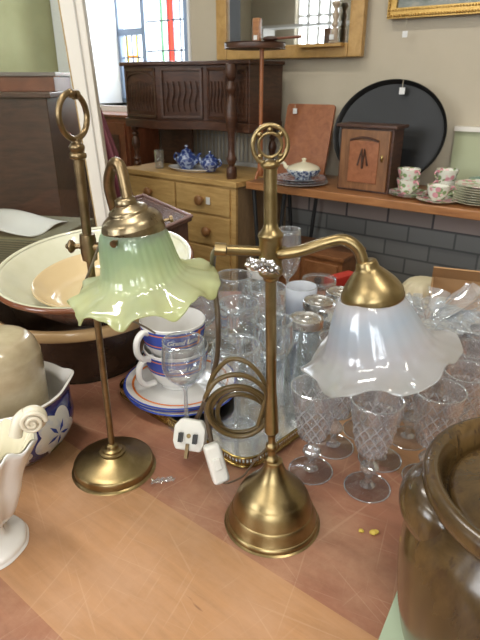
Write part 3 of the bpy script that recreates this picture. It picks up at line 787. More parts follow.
# glass tankard
mp = topat(318, 281, .105, T)
mg = thing('glass_tankard', 'clear glass tankard with a handle, standing behind the lidded jars', 'mug', mp)
MB().lathe(sprof([(0, .012), (.034, .012), (.040, .016), (.0405, .105), (.0405, .105)], 3), 40).build('body', M['glass'], mg, solid=.002)
MB().lathe([(0, 0), (.040, 0), (.042, .004), (.041, .014), (0, .012)], 40).build('foot', M['glass_rim'], mg)
MB().torus(.0405, .0015, 40, 6, tr(0, 0, .105)).build('rim', M['glass_rim'], mg)
MB().tube(spline([(-.040, 0, .09), (-.058, 0, .092), (-.066, 0, .07), (-.062, 0, .04), (-.040, 0, .028)], 6), .0045, 10).build('handle', M['glass_rim'], mg)
# frosted tumbler
ft = thing('frosted_tumbler', 'frosted pale blue tumbler just right of the front lamp pole', 'tumbler', topat(286, 291, .125, T))
MB().lathe(sprof([(0, .002), (.026, .002), (.029, .008), (.034, .125)], 4), 40).build('body', M['frosted'], ft, solid=.002)
MB().torus(.034, .0011, 40, 6, tr(0, 0, .125)).build('rim', M['glass_rim'], ft)

# extra tall glass bottles at the back
for u, v, lab, s_ in ((212, 300, 'clear round carafe behind the right edge of the green shade', 1.0),):
    t = thing('glass_carafe', lab, 'carafe', topat(u, v, .13*s_, T))
    MB().lathe(sprof([(0, .002), (.040, .002), (.052, .02), (.054, .05), (.042, .085), (.024, .105), (.022, .125), (.027, .135)], 5), 40).build('body', M['jar_glass'], t, solid=.002)
    t.scale = (s_,)*3

# settle the glasses so that no two stand in each other
bpy.context.view_layer.update()
RAD = {'wine_glass': .040, 'crystal_goblet': .0362, 'lidded_jar': .040, 'spiral_jar': .053, 'glass_tankard': .043, 'frosted_tumbler': .036, 'glass_carafe': .056, 'champagne_flute': .034, 'decanter': .048}
gi = []
for o in list(COL.objects):
    k = o.name.split('.')[0]
    if o.parent is None and k in RAD: gi.append([o, RAD[k]*max(o.scale.x, .85), 0.0 if k in ('decanter',) else 1.0])
fixed = [(Vector((.62+(-.0), 0, 0)), 0)]
fixed = [(Vector((-.313, 1.04, 0)), .195), (Vector((PC.x, PC.y, 0)), .070), (Vector((L.x, L.y, 0)), .066), (Vector((P(560, 494, T+.215).x, P(560, 494, T+.215).y, 0)), .150)]
front = {'crystal_goblet', 'crystal_goblet.001', 'wine_glass', 'lidded_jar'}
for it in range(160):
    for i in range(len(gi)):
        a, ra, ma = gi[i]
        for j in range(i+1, len(gi)):
            b, rb_, mb_ = gi[j]
            d = Vector((b.location.x-a.location.x, b.location.y-a.location.y, 0)); need = ra+rb_+.001
            if d.length < need:
                if d.length < 1e-4: d = Vector((.001, .001, 0))
                wa = .05 if a.name in front else ma; wb_ = .05 if b.name in front else mb_
                push = d.normalized()*(need-d.length)*.5; tot = wa+wb_
                a.location -= push*2*wa/tot*.6; b.location += push*2*wb_/tot*.6
        for c_, rc in fixed:
            d = Vector((a.location.x-c_.x, a.location.y-c_.y, 0))
            if d.length < ra+rc and a.name not in front: a.location += d.normalized()*(ra+rc-d.length)*.6*ma
def on_tray(p):
    q = Vector((p.x, p.y, 0))-Vector((tc.x, tc.y, 0)); return abs(q.dot(ta)) < TL_/2-.01 and abs(q.dot(tbv)) < TW_/2-.01
for o, ra, ma in gi:
    if o.name.split('.')[0] != 'crystal_goblet': o.location.z = TZ if on_tray(o.location) else T
# ------------------------------------------------------------------ cellophane
def crumple(p, amp, sc, seed=0):
    q = p*sc+Vector((seed, seed*2.1, 0))
    return Vector((noise.noise(q), noise.noise(q+Vector((9, 3, 1))), noise.noise(q+Vector((2, 7, 5)))))*amp
NK = D(424, 333, .86)
bg = thing('cellophane_bag', 'crumpled clear cellophane bag gathered at its neck, flaring open beside the cardboard box', 'bag', NK)
def fan(dirv, spread, length, seed, w0=.006):
    dirv = dirv.normalized(); side = dirv.cross(Vector((.2, -.9, .35))).normalized(); nrm = side.cross(dirv)
    def f(u, v):
        a = (u-.5)*2; wd = w0+spread*v
        p = dirv*length*v*(1-.25*a*a)+side*a*wd+nrm*(.016*math.sin(u*22+seed)*v**.7)
        return p+crumple(p, .012*v, 30, seed)
    return f
for dv, spd, ln, sd in ((Vector((.9, .15, .40)), .050, .125, 1), (Vector((-.45, .55, .55)), .040, .07, 2), (Vector((1, .0, -.10)), .055, .12, 3), (Vector((.7, .6, .15)), .05, .10, 5)):
    MB().grid(fan(dv, spd, ln, sd), 34, 16).build('frill', M['cello'], bg, smooth=25)
def bagf(u, v):
    a = 2*PI*u; t = v
    r = .012+.115*(t**.75); z = -.012-.115*t**1.25
    p = Vector((r*1.05*math.cos(a)-.05*t, r*.75*math.sin(a), z*1.0))
    p += Vector((math.cos(a), math.sin(a), 0))*.010*math.sin(a*13+3*t)*(1-.3*t)
    return p+crumple(p, .022*min(1, t*2), 22, 4)
MB().grid(bagf, 84, 22, closeu=True).build('bag_body', M['cello'], bg, smooth=25)
MB().torus(.011, .0012, 20, 6, rotY(R(40))).build('tie', M['lid_metal'], bg)
for ch in bg.children:
    if ch.name.startswith('bag_body'):
        mw = min((v.co.z for v in ch.data.vertices)) + NK.z
        if mw < T+.16:    # keep it above the goblet rims
            for v in ch.data.vertices: v.co.z = max(v.co.z, T+.172-NK.z+.01*noise.noise(v.co*40))

# wrap crumple left below white shade
# cardboard box, basin, red box
p0 = P(462, 322, T); p0.z = T
cb = thing('cardboard_box', 'open brown cardboard box behind the cellophane at the back of the table', 'box', p0, R(-20))
m = MB(); w_, d_, h_ = .085, .075, .085
m.box(-w_, w_, -d_, -d_+.004, 0, h_).box(-w_, w_, d_-.004, d_, 0, h_).box(-w_, -w_+.004, -d_, d_, 0, h_).box(w_-.004, w_, -d_, d_, 0, h_).box(-w_, w_, -d_, d_, 0, .004)
m.build('carton', M['card'], cb, smooth=0)
MB().box(-w_, w_, -.045, 0, -.002, .002).build('flap', M['card'], cb, smooth=0).matrix_local = tr(0, d_, h_) @ rotX(R(-50)) 
p0 = P(422, 300, T); p0.z = T
cbw = thing('cream_basin', 'upturned cream ribbed basin near the brick wall, behind the cellophane', 'basin', p0)
def rib(a, r, z, t_): return r*(1+.03*math.cos(a*16))
MB().lathe(sprof([(.062, 0), (.064, .004), (.060, .03), (.045, .052), (.025, .060), (0, .061)], 5), 96, None, rib).build('bowl', plain('cream ceramic', (.55, .49, .33), .4), cbw, smooth=60)
MB().lathe([(.058, -.0), (.067, .0), (.067, .005), (.060, .007)], 48).build('rim', M['cream_glaze'], cbw)
p0 = P(342, 288, T); p0.z = T
rb = tag(MB().box(-.05, .05, -.018, .018, 0, .03).build('red_box', M['red'], bevel=.002), 'small red box lying behind the rear lidded jar', 'box')
rb.location = p0+Vector((0, .03, 0)); rb.rotation_euler = (0, 0, R(35))

# ------------------------------------------------------------------ stoneware crock
CK = P(560, 494, T+.215); CK.z = T
ck = thing('stoneware_crock', 'large glossy brown stoneware crock with lug handle and recessed lid, in the near right corner', 'crock', CK)
pr_ = sprof([(0, .004), (.080, .0), (.108, .006), (.119, .04), (.1255, .09), (.1255, .13), (.1195, .160), (.109, .180), (.104, .188)], 5)
pr_ += sprof([(.104, .188), (.108, .192), (.114, .198), (.1165, .206), (.115, .214), (.109, .218), (.103, .215), (.099, .207), (.0965, .198), (.094, .190), (.090, .188)], 4)
MB().lathe(pr_, 96).build('body', M['stoneware'], ck, smooth=50)
MB().lathe(sprof([(0, .193), (.030, .193), (.060, .191), (.0885, .188), (.0905, .191), (.0895, .1955), (.082, .1985), (.05, .2005), (0, .202)], 4), 72).build('lid', M['stoneware'], ck)
ha = math.atan2(.30, -1)
def lug(u, v):
    a = ha+R(-27)+R(54)*u; k = max(0, math.sin(PI*u))**.6; f = PI*v
    rr_ = .104+.030*k*math.sin(f)**.8; z = .166-.030*math.cos(f)*(.5+.5*k)+.010*k
    return Vector((math.cos(a)*rr_, math.sin(a)*rr_, z))
hm = MB().grid(lug, 22, 14)
hm.build('lug_handle', M['stoneware'], ck, smooth=60)
gs = tag(MB().box(-.15, .15, -.12, .12, 0, .006).build('glass_board', plain('pale green glass edge', (.46, .56, .40), .15), bevel=.001), 'pale green glass board edge under the brown crock', 'board')
e0 = P(398, 590, T); e1 = P(377, 645, T); ea = math.atan2(e0.y-e1.y, e0.x-e1.x)-PI/2; ax_ = Vector((math.cos(ea), math.sin(ea), 0)); ay_ = Vector((-math.sin(ea), math.cos(ea), 0))
gs.location = e0+ax_*.15-ay_*.12+Vector((0, 0, 0)); gs.rotation_euler = (0, 0, ea)
ck.location.z = T+.006

# ------------------------------------------------------------------ blue flowered bowl + beige jar
BB = P(17, 447, T); BB.z = T
bb = thing('flowered_bowl', 'round blue bowl painted with white flowers and green leaf, with a pouring lip', 'bowl', BB)
out = sprof([(0, .004), (.055, .004), (.058, 0), (.062, .004), (.078, .018), (.093, .042), (.0965, .062), (.093, .085), (.089, .100), (.094, .112)], 5)
inn = sprof([(.091, .1135), (.085, .100), (.088, .085), (.091, .062), (.087, .042), (.072, .022), (.05, .012), (0, .010)], 4)
def lip(a, r, z, t_):
    d = (a-R(22)+PI) % (2*PI)-PI
    return r*(1+(.12*math.exp(-(d/.22)**2)*max(0, (z-.08)/.033) if z > .08 else 0))
def lipz(a, r, z, t_):
    d = (a-R(22)+PI) % (2*PI)-PI
    return z+(.008*math.exp(-(d/.25)**2)*max(0, (z-.08)/.033) if z > .08 else 0)
MB().lathe(out+inn, 96, None, lip, lipz).build('bowl', M['porcelain'], bb, smooth=60)
def brad(z):
    for (r0, z0), (r1, z1) in zip(out[12:], out[13:]):
        if z0 <= z <= z1: return r0+(r1-r0)*(z-z0)/max(1e-9, z1-z0)
    return .09
m = MB(); zs = [.010+.097*i/14 for i in range(15)]
m.lathe([(brad(z)+.0006, z) for z in zs], 96, None, lip, lipz); m.build('blue_ground', M['blue_glaze'], bb)
def patch(pts_uv, off, name, mat, cen):
    # flower or leaf outline in (angle, height) space wrapped on the bowl
    m = MB(); vs = []; n = len(pts_uv); ca, cz_ = cen; K = 4
    vs.append((ca, cz_))
    for k in range(1, K+1):
        for a, z in pts_uv: vs.append((ca+(a-ca)*k/K, cz_+(z-cz_)*k/K))
    fs = [(0, 1+i, 1+(i+1) % n) for i in range(n)]
    for k in range(1, K):
        b0 = 1+(k-1)*n; b1 = 1+k*n
        fs += [(b0+i, b1+i, b1+(i+1) % n, b0+(i+1) % n) for i in range(n)]
    m.add([((brad(z)+off)*math.cos(a), (brad(z)+off)*math.sin(a), z) for a, z in vs], fs)
    return m.build(name, mat, bb)
petal = N('pale blue white petal'); _f = petal.noise(petal.coord(), 40, 3, .6)
petal = petal.pr(petal.ramp(_f, [(.3, (.45, .55, .78)), (.55, (.80, .82, .84))]), .15, 0, Coat_Weight=.5)
def flower(ca, cz_, r, n=5, ph=0.0, off=.0012):
    pts = []
    for i in range(60):
        a = 2*PI*i/60; rr_ = r*(.72+.28*abs(math.cos(n*(a+ph)/2)))
        pts.append((ca+rr_*math.cos(a)/.092, min(.094, max(.012, cz_+rr_*math.sin(a)))))
    patch(pts, off, 'flower', petal, (ca, cz_))
    for i in range(n):
        a = 2*PI*i/n-ph
        q = [(ca+(r*.55*math.cos(a)*t+math.cos(a+1.57)*w*r)/.092, cz_+r*.55*math.sin(a)*t+math.sin(a+1.57)*w*r) for t, w in ((.1, .02), (.5, .07), (1, 0), (.5, -.07))]
        patch(q, off+.0006, 'petal_vein', M['navy'] if r > .024 else M['crumb'], (ca+r*.3*math.cos(a)/.092, cz_+r*.3*math.sin(a)))
fa = math.atan2(-.62, .78)   # towards the camera's right
flower(R(-24), .056, .042, 5, .3)
flower(R(-66), .034, .024, 5, .9)
flower(R(-160), .055, .030, 5, .2)
flower(R(100), .055, .030, 5, .2)
for a0, z0, r_ in ((-84, .030, .022), (-95, .045, .016), (-20, .022, .012)):
    pts = [(R(a0)+r_*1.3*math.cos(2*PI*i/24)/.092, max(.012, z0+r_*.8*math.sin(2*PI*i/24)*(1+.2*math.cos(6*PI*i/24)))) for i in range(24)]
    patch(pts, .0018, 'leaf', M['leaf_glaze'], (R(a0), z0))
bj2 = thing('beige_crock', 'upside down beige salt glazed crock sitting inside the blue flowered bowl', 'crock', BB+Vector((-.010, .006, .030)))
MB().lathe(sprof([(0, .0), (.066, .0), (.071, .006), (.0735, .04), (.0735, .115), (.070, .132), (.061, .147), (.045, .152), (0, .153)], 5), 72).build('body', M['beige'], bj2)

bj2.scale = (.94, .94, 1.09)
# ------------------------------------------------------------------ white jug with scroll
JG = P(-24, 545, T); JG.z = T; JG.x += .014
jg = thing('scroll_jug', 'white footed jug with a snail scroll on its shell shaped rim, at the left edge', 'jug', JG)
def lobe(a, r, z, t_):
    d = (a-R(15)+PI) % (2*PI)-PI
    return r*(1+.045*math.cos(9*a)*(1 if z > .02 else .2))+(.026*math.exp(-(d/.7)**2)*max(0, (z-.05)/.10)**1.5 if z > .05 else 0)
def lobez(a, r, z, t_):
    k = max(0, (z-.11)/.04)
    return z+k*(.004*math.cos(18*a)+.012*math.cos(a))
op = sprof([(0, .0), (.047, .0), (.049, .004), (.046, .010), (.030, .016), (.024, .026), (.026, .036), (.042, .055), (.049, .085), (.050, .115), (.060, .148)], 5)
ip = sprof([(.057, .149), (.045, .117), (.041, .085), (.034, .060), (0, .05)], 4)
MB().lathe(op, 108, None, lobe, lobez).build('body', M['porcelain'], jg, smooth=60, solid=.002)
MB().lathe(ip, 108, None, lobe, lobez).build('glazed_interior', M['cream_glaze'], jg, smooth=60)
SC = D(33, 418, .535)-JG
sb_ = MB().ball((0, 0, 0), .0165, .013, .0165, 22)
sp = []
for i in range(52):
    a = i*.27; rr_ = .0145*(1-i/58); sp.append((rr_*math.cos(a), -.0105-.004*(i/52), rr_*math.sin(a)))
sb_.tube(sp, [.0030*(1-.4*i/52) for i in range(52)], 8)
sb_.tube(spline([(-.006, .0, .008), (-.014, .000, .002), (-.018, -.002, -.006), (-.020, -.003, -.012), (-.022, -.004, -.018)], 6), [.008]*25, 10)
o = sb_.build('scroll_handle', plain('ivory glaze', (.72, .66, .53), .2, Coat_Weight=.4), jg, smooth=60); o.matrix_local = tr(SC) @ rotZ(R(18))

# ------------------------------------------------------------------ big bowls at left
BW = Vector((-.335, 1.045, T))
lb = thing('earthenware_pancheon', 'dark brown earthenware pancheon with a tan rim, beneath the cream bowl', 'bowl', BW)
MB().lathe(sprof([(0, .002), (.125, .002), (.13, .006), (.155, .06), (.182, .115), (.186, .128), (.198, .131)], 4)+sprof([(.197, .137), (.18, .136), (.172, .12), (.145, .06), (.12, .014), (0, .012)], 4), 80).build('bowl', M['earthenware'], lb)
MB().lathe(sprof([(.1835, .118), (.200, .121), (.2045, .130), (.2025, .140), (.194, .143), (.182, .138)], 4), 80).build('rim', M['tan_slip'], lb)
TB = BW+Vector((.052, -.014, .146))
lb.scale = (.93, .93, 1)
ub = thing('cream_mixing_bowl', 'wide cream mixing bowl with brown rim band and yellow interior, resting in the dark pancheon', 'bowl', TB)
ub.rotation_euler = (R(7), R(-3), 0)
tiltm = rotX(R(0))
MB().lathe(sprof([(0, -.02), (.085, -.02), (.11, -.005), (.150, .030), (.183, .066), (.189, .070)], 4), 90, tiltm).build('bowl_outside', plain('pinkish brown glaze', (.27, .13, .085), .2, Coat_Weight=.5), ub)
MB().lathe(sprof([(.187, .0735), (.180, .072), (.150, .038), (.105, .006), (.095, .0), (.08, -.004), (0, -.006)], 4), 90, tiltm).build('bowl_inside', M['cream_slip'], ub)
MB().lathe(sprof([(.188, .066), (.194, .069), (.196, .0735), (.193, .078), (.1875, .078), (.1845, .075)], 3), 90, tiltm).build('rim_band', M['brown_glaze'], ub)
MB().lathe([(.1905, .0785), (.1850, .0780), (.1835, .0760), (.1865, .0790)], 90, tiltm).build('rim_line', M['cream_slip'], ub)
ib = thing('yellow_dish', 'shallow yellow glazed dish nested inside the cream mixing bowl', 'dish', TB+Vector((.006, -.010, .010)))
ib.rotation_euler = (R(7), R(-3), 0)
MB().lathe(sprof([(0, .0), (.08, .001), (.11, .014), (.128, .034), (.131, .037), (.127, .038), (.108, .019), (.08, .006), (0, .005)], 4), 80).build('dish', plain('yellow glaze', (.64, .50, .29), .12, Coat_Weight=.5), ib)

# ------------------------------------------------------------------ small bits on the table
for (u, v, s_, lab) in ((374, 534, .0062, 'larger of two yellow crumbs lying in front of the goblets'), (361, 532, .0042, 'smaller of two yellow crumbs lying in front of the goblets')):
    m = MB().ball((0, 0, 0), s_, s_*.7, s_*.55, 12)
    for q in m.v: q *= 1+.5*noise.noise(q*400+Vector((u, 0, 0)))
    o = tag(m.build('crumb', M['crumb'], smooth=30), lab, 'crumb', 'yellow crumbs'); p = P(u, v, T); o.location = (p.x, p.y, T+s_*.5)
p = P(163, 482, T)
m = MB().grid(lambda u, v: Vector(((u-.5)*.034, (v-.5)*.011, .0035))+crumple(Vector((u*.034, v*.011, 0)), .0035, 260, 3), 22, 8)
o = tag(m.build('plastic_scrap', M['cello'], smooth=0), 'tiny crinkled scrap of clear plastic between the two lamp bases', 'scrap'); o.location = (p.x, p.y, T+.0005); o.rotation_euler = (0, 0, R(12))

# ------------------------------------------------------------------ back plank sideboard
pk = wthing('plank_table', 'long orange brown plank table on black hairpin legs along the brick wall', 'table', 0, 0, 0)
MB().box(-1.405, .45, 1.905, 2.275, .868, .9).build('plank_top', M['plank'], pk, bevel=.004)
def hair(s0, w0):
    m = MB()
    for ds in (-.08, .08):
        m.tube([(s0+ds, w0, .868), (s0, w0, .02)], .009, 8)
    m.tube([(s0-.02, w0, .012), (s0+.02, w0, .012)], .012, 8)
    m.build('hairpin_leg', M['iron'], pk)
hair(-1.31, 1.945); hair(-1.31, 2.23); hair(.30, 1.99); hair(.25, 2.2)

# chest of drawers
CH = (-2.13, 1.86)
ch = wthing('pine_chest', 'honey pine chest of drawers with round wooden knobs, left of the plank table', 'chest of drawers', -1.775, 1.86, 0)
wd = .345
MB().box(-wd, wd, .02, .42, .05, .875).build('carcass', M['pine_side'], ch, smooth=0)
MB().box(-wd-.015, wd+.015, -.01, .43, .875, .9).build('chest_top', M['pine'], ch, bevel=.004)
MB().box(-wd-.002, wd+.002, .005, .02, .05, .875).build('face_frame', M['pine'], ch, smooth=0)
MB().box(-wd, wd, .01, .41, 0, .05).build('plinth', M['pine_side'], ch, smooth=0)
dr = []
for (x0, x1, z0, z1) in ((-.32, -.005, .745, .865), (.005, .32, .745, .865), (-.32, .32, .60, .735), (-.32, .32, .44, .59), (-.32, .32, .27, .43), (-.32, .32, .08, .26)):
    d = MB().box(x0, x1, -.008, .006, z0, z1).build('drawer', M['pine'], ch, bevel=.003)
    xs = [(x0+x1)/2] if x1-x0 < .4 else [-.20, .20]
    for xx in xs:
        MB().lathe(sprof([(0, 0), (.012, 0), (.010, .010), (.021, .018), (.023, .028), (.014, .035), (0, .036)], 3), 20, tr(xx, -.008, (z0+z1)/2) @ rotX(R(90))).build('knob', M['pine_knob'], d)
o = MB().box(-.011, .011, -.0015, .0015, -.016, .016).build('price_label', M['paper'], bevel=0, smooth=0)
tag(o, 'white price label beside the top right knob of the pine chest', 'label'); o.location = WP(-1.775+.205, 1.846, .805); o.rotation_euler = (0, 0, WA)

# carved sideboard on the chest
sd = wthing('carved_cupboard', 'dark carved oak cupboard on turned legs, standing on the pine chest under the stained window', 'cupboard', -1.80, 1.9, .9)
sd.scale = (.83, 1, .965)
foot = [(-.44, .32), (-.44, .045), (-.12, .0), (.10, .12), (.44, .07), (.44, .32)]
MB().prism(foot, .235, .475).build('body', M['oak_dark'], sd, bevel=.003)
big_ = [(x*1.03, y if y > .3 else y-.018) for x, y in foot]
MB().prism(big_, .475, .492).build('top_board', M['oak_dark'], sd, bevel=.004)
MB().prism([(x*1.015, y if y > .3 else y-.010) for x, y in foot], .195, .235).build('frieze_rail', M['oak_dark'], sd, bevel=.004)
def face_panel(a, b, x0, x1, z0, z1, arch, name='door'):
    a = Vector((*a, 0)); b = Vector((*b, 0)); d = (b-a).normalized(); nn = Vector((d.y, -d.x, 0)); ln = (b-a).length
    Mx = Matrix(((d.x, nn.x, 0, a.x), (d.y, nn.y, 0, a.y), (0, 0, 1, 0), (0, 0, 0, 1)))
    m = MB(); x0 *= ln; x1 *= ln; th = .008
    m.box(x0, x1, 0, th, z0, z0+.012, Mx).box(x0, x1, 0, th, z1-.014, z1, Mx).box(x0, x0+.014, 0, th, z0, z1, Mx).box(x1-.014, x1, 0, th, z0, z1, Mx)
    dd = m.build(name, M['oak_dark'], sd, bevel=.002)
    cv = MB(); n_ = max(3, int((x1-x0)/.032))
    for i in range(n_):
        xc = x0+.02+(x1-x0-.04)*(i+.5)/n_
        hgt = (z1-z0)*(.62-.22*abs((i+.5)/n_-.5)) if arch else (z1-z0)*.6
        pts = spline([(xc, .005, z0+.03), (xc-.007, .006, z0+.03+hgt*.3), (xc+.006, .007, z0+.03+hgt*.65), (xc, .005, z0+.03+hgt)], 4)
        cv.tube(pts, .0035, 6, M=Mx)
    if arch:
        w2 = (x1-x0)/2-.02; xc = (x0+x1)/2
        cv.tube([(xc+w2*math.cos(PI*i/16), .006, z1-.05+.03*math.sin(PI*i/16)) for i in range(17)], .004, 6, M=Mx)
    cv.build('carving', M['oak_dark'], dd)
face_panel(foot[1], foot[2], .06, .96, .245, .465, True)
face_panel(foot[2], foot[3], .06, .94, .245, .465, False, 'side_panel')
face_panel(foot[3], foot[4], .06, .5, .245, .465, False, 'side_panel')
face_panel(foot[3], foot[4], .56, .97, .245, .465, True)
def turned(x, y, z0, z1, k=1.0):
    h = z1-z0
    pf = [(.0, 0), (.018, 0), (.018, .10), (.010, .12), (.019, .18), (.012, .24), (.013, .40), (.022, .55), (.017, .68), (.010, .74), (.019, .80), (.010, .86), (.018, .90), (.018, 1), (0, 1)]
    return MB().lathe([(r*k, z0+t*h) for r, t in sprof(pf, 3)], 20, tr(x, y, 0))
turned(-.40, .06, 0, .20).build('turned_leg', M['oak_dark'], sd)
turned(-.36, .30, 0, .20).build('turned_leg', M['oak_dark'], sd)
turned(.37, .02, 0, .475, 1.35).build('turned_column', M['oak_dark'], sd)
turned(.40, .30, 0, .20).build('turned_leg', M['oak_dark'], sd)
MB().box(-.36, -.10, .20, .215, 0, .20).build('lower_panel', M['oak_dark'], sd, smooth=0)

# dark cabinet left of the chest
mc = wthing('mahogany_cabinet', 'dark red mahogany cabinet under the window sill, behind the maroon umbrella', 'cabinet', -2.52, 2.05, 0)
MB().box(-.24, .24, 0, .22, 0, 1.115).build('carcass', M['mahogany'], mc, smooth=0)
MB().box(-.255, .255, -.012, .23, 1.115, 1.13).build('cabinet_top', M['mahogany'], mc, bevel=.003)
m = MB()
for x0, x1 in ((-.22, -.01), (.01, .22)):
    m = MB().box(x0, x1, -.012, 0, .1, 1.09)
    dd = m.build('door', M['mahogany'], mc, bevel=.003)
    MB().box(x0+.045, x1-.045, -.018, -.012, .16, 1.03).build('door_panel', M['oak_dark'], dd, bevel=.004)

# blue and white china on platter
pt = wthing('oval_platter', 'white oval platter under the blue teapots on the pine chest', 'platter', -1.79, 1.99, .9)
MB().lathe(sprof([(0, .002), (.09, .002), (.10, .004), (.13, .014), (.128, .017), (.1, .009), (0, .006)], 3), 56, Matrix.Diagonal((1, .62, 1, 1))).build('platter', M['porcelain'], pt)
def teapot(s, w, k, label, flip=1, rz=0):
    t = wthing('teapot', label, 'teapot', s, w, .908, 'blue and white teapots', rz)
    t.scale = (k,)*3
    MB().lathe(sprof([(0, 0), (.030, 0), (.033, .004), (.052, .03), (.054, .05), (.040, .074), (.026, .082), (.026, .085), (0, .085)], 4), 36).build('pot_body', M['blue_china'], t)
    MB().lathe(sprof([(.027, .084), (.022, .092), (.008, .098), (.005, .102), (.009, .107), (.007, .113), (0, .115)], 3), 28).build('lid', M['blue_china'], t)
    MB().tube(spline([(flip*.045, 0, .03), (flip*.068, 0, .042), (flip*.078, 0, .068), (flip*.092, 0, .080)], 5), [.012-.0004*i for i in range(16)], 10).build('spout', M['blue_china'], t)
    MB().tube(spline([(-flip*.046, 0, .066), (-flip*.075, 0, .070), (-flip*.084, 0, .045), (-flip*.05, 0, .024)], 6), .0045, 8).build('handle', M['blue_china'], t)
teapot(-1.815, 1.985, .95, 'squat blue and white teapot, larger, left on the oval platter')
teapot(-1.675, 1.99, .80, 'small blue and white teapot at the right end of the oval platter', -1)
fj = wthing('glass_tumbler', 'small clear tumbler left of the blue teapots on the chest', 'tumbler', -1.965, 1.95, .9)
MB().lathe([(0, .002), (.020, .002), (.024, .085)], 28).build('body', M['glass'], fj, solid=.0015)
MB().torus(.024, .001, 28, 6, tr(0, 0, .085)).build('rim', M['glass_rim'], fj)
# fretwork
fg = wthing('fretwork_fender', 'pale metal fretwork fender standing behind the blue teapots', 'fender', -1.72, 2.262, .9)
m = MB().box(-.40, .42, -.008, .008, 0, .02).box(-.40, .42, -.008, .008, .175, .19)
for i in range(33):
    x = -.39+.80*i/32; m.tube([(x, 0, .02), (x, 0, .175)], .0035, 6)
    if i < 32: m.torus(.011, .0025, 14, 6, tr(x+.0125, 0, .15) @ rotX(R(90)))
m.build('fretwork', plain('grey white metal', (.36, .35, .33), .5), fg)

# mirror
mr = wthing('gilt_mirror', 'large gold painted framed mirror on the cream wall, reflecting the windows opposite', 'mirror', -1.455, 2.262, 1.385)
hw, hh, fw = .378, .62, .062
m = MB()
for x0, x1, z0, z1 in ((-hw, -hw+fw, 0, hh), (hw-fw, hw, 0, hh), (-hw+fw, hw-fw, 0, fw-.008), (-hw+fw, hw-fw, hh-fw, hh)):
    m.box(x0, x1, -.02, .014, z0, z1)
m.build('frame', M['gilt_matte'], mr, bevel=.005)
MB().box(-hw+fw, hw-fw, -.004, .004, fw-.008, hh-fw).build('mirror_glass', M['mirror'], mr, smooth=0)
m = MB().box(-hw+.02, hw-.02, .004, .012, .02, hh-.02); m.build('backing', M['dark_cloth'], mr, smooth=0)

# small table standing upright with round top
st = wthing('wine_table', 'little pedestal wine table with a dark round top and orange brown stem, beside the mirror', 'table', -1.365, 1.955, .9)
MB().lathe(sprof([(0, .512), (.115, .512), (.122, .516), (.122, .532), (.115, .536), (0, .536)], 3), 48, tr(-.055, .03, 0)).build('round_top', M['oak_dark'], st)
MB().lathe(sprof([(0, .02), (.013, .025), (.010, .1), (.008, .3), (.009, .50), (.013, .52), (0, .521)], 4), 16, tr(0, 0, 0)).build('stem', M['stem_wood'], st)
for a in (0, 120, 240):
    MB().tube(spline([(0, 0, .05), (.02*math.cos(R(a+30)), .02*math.sin(R(a+30)), .035), (.034*math.cos(R(a+30)), .034*math.sin(R(a+30)), .008)], 4), .006, 8).build('foot', M['stem_wood'], st)
wb = wthing('wooden_block', 'upright tan wooden block with a tag, on the round wine table top', 'block', -1.40, 1.97, 1.436)
MB().box(-.017, .017, -.010, .010, 0, .085).build('block', M['plank'], wb, bevel=.004)
MB().box(-.008, .008, -.0125, -.0105, .008, .024).build('tag', M['paper'], wb, smooth=0)
dw = wthing('dark_ladle', 'dark wooden ladle lying across the wine table top towards the mirror', 'ladle', -1.345, 1.985, 1.437)
MB().ball((0, 0, .010), .034, .026, .010, 18).build('bowl', M['oak_dark'], dw)
MB().tube([(.02, 0, .010), (.13, .02, .014)], .005, 8).build('handle', M['mahogany'], dw)

# bottle standing in front of mirror on its ledge
bt = wthing('turned_candlestick', 'pale turned candlestick with a white tag, in front of the mirror lower right', 'candlestick', -1.19, 2.220, 1.437)
MB().lathe(sprof([(0, 0), (.020, 0), (.020, .006), (.014, .012), (.014, .05), (.008, .056), (.013, .066), (.009, .08), (.013, .10), (.008, .12), (.016, .14), (.012, .15), (0, .15)], 3), 24).build('stick', wood('pale wood', (.30, .22, .14), (.5, .42, .33), (3, 3, 8)), bt)
MB().box(-.010, .010, -.024, -.022, .012, .030).build('tag', M['paper'], bt, smooth=0)
lg = struct(wobj(MB().box(-1.36, -1.15, 2.205, 2.262, 1.425, 1.437), 'trim_6', M['gilt_matte'], smooth=0))

# gilt picture
gp = wthing('gilt_picture', 'gilt framed picture on the cream wall, cut by the top edge of view', 'picture', -.66, 2.27, 1.515)
m = MB(); hw, hh, fw = .325, .42, .035
for x0, x1, z0, z1 in ((-hw, -hw+fw, 0, hh), (hw-fw, hw, 0, hh), (-hw+fw, hw-fw, 0, fw), (-hw+fw, hw-fw, hh-fw, hh)):
    m.box(x0, x1, -.016, .01, z0, z1)
for i in range(60): m.ball((-hw+.005+i*.0108, -.018, .008), .0050, n=8)
for i in range(60): m.ball((-hw+.012+i*.0106, -.018, .027), .0035, n=8)
for i in range(38): m.ball((-hw+.008, -.018, .008+i*.0108), .0050, n=8)
m.build('frame', M['gilt'], gp, smooth=60)
n_ = N('muted landscape paint'); f_ = n_.noise(n_.coord((4, 1, 9)), 3, 4, .6)
MB().box(-hw+fw, hw-fw, -.002, .004, fw, hh-fw).build('canvas', n_.pr(n_.ramp(f_, [(.3, (.10, .12, .10)), (.5, (.25, .27, .24)), (.7, (.42, .36, .28))]), .5), gp, smooth=0)

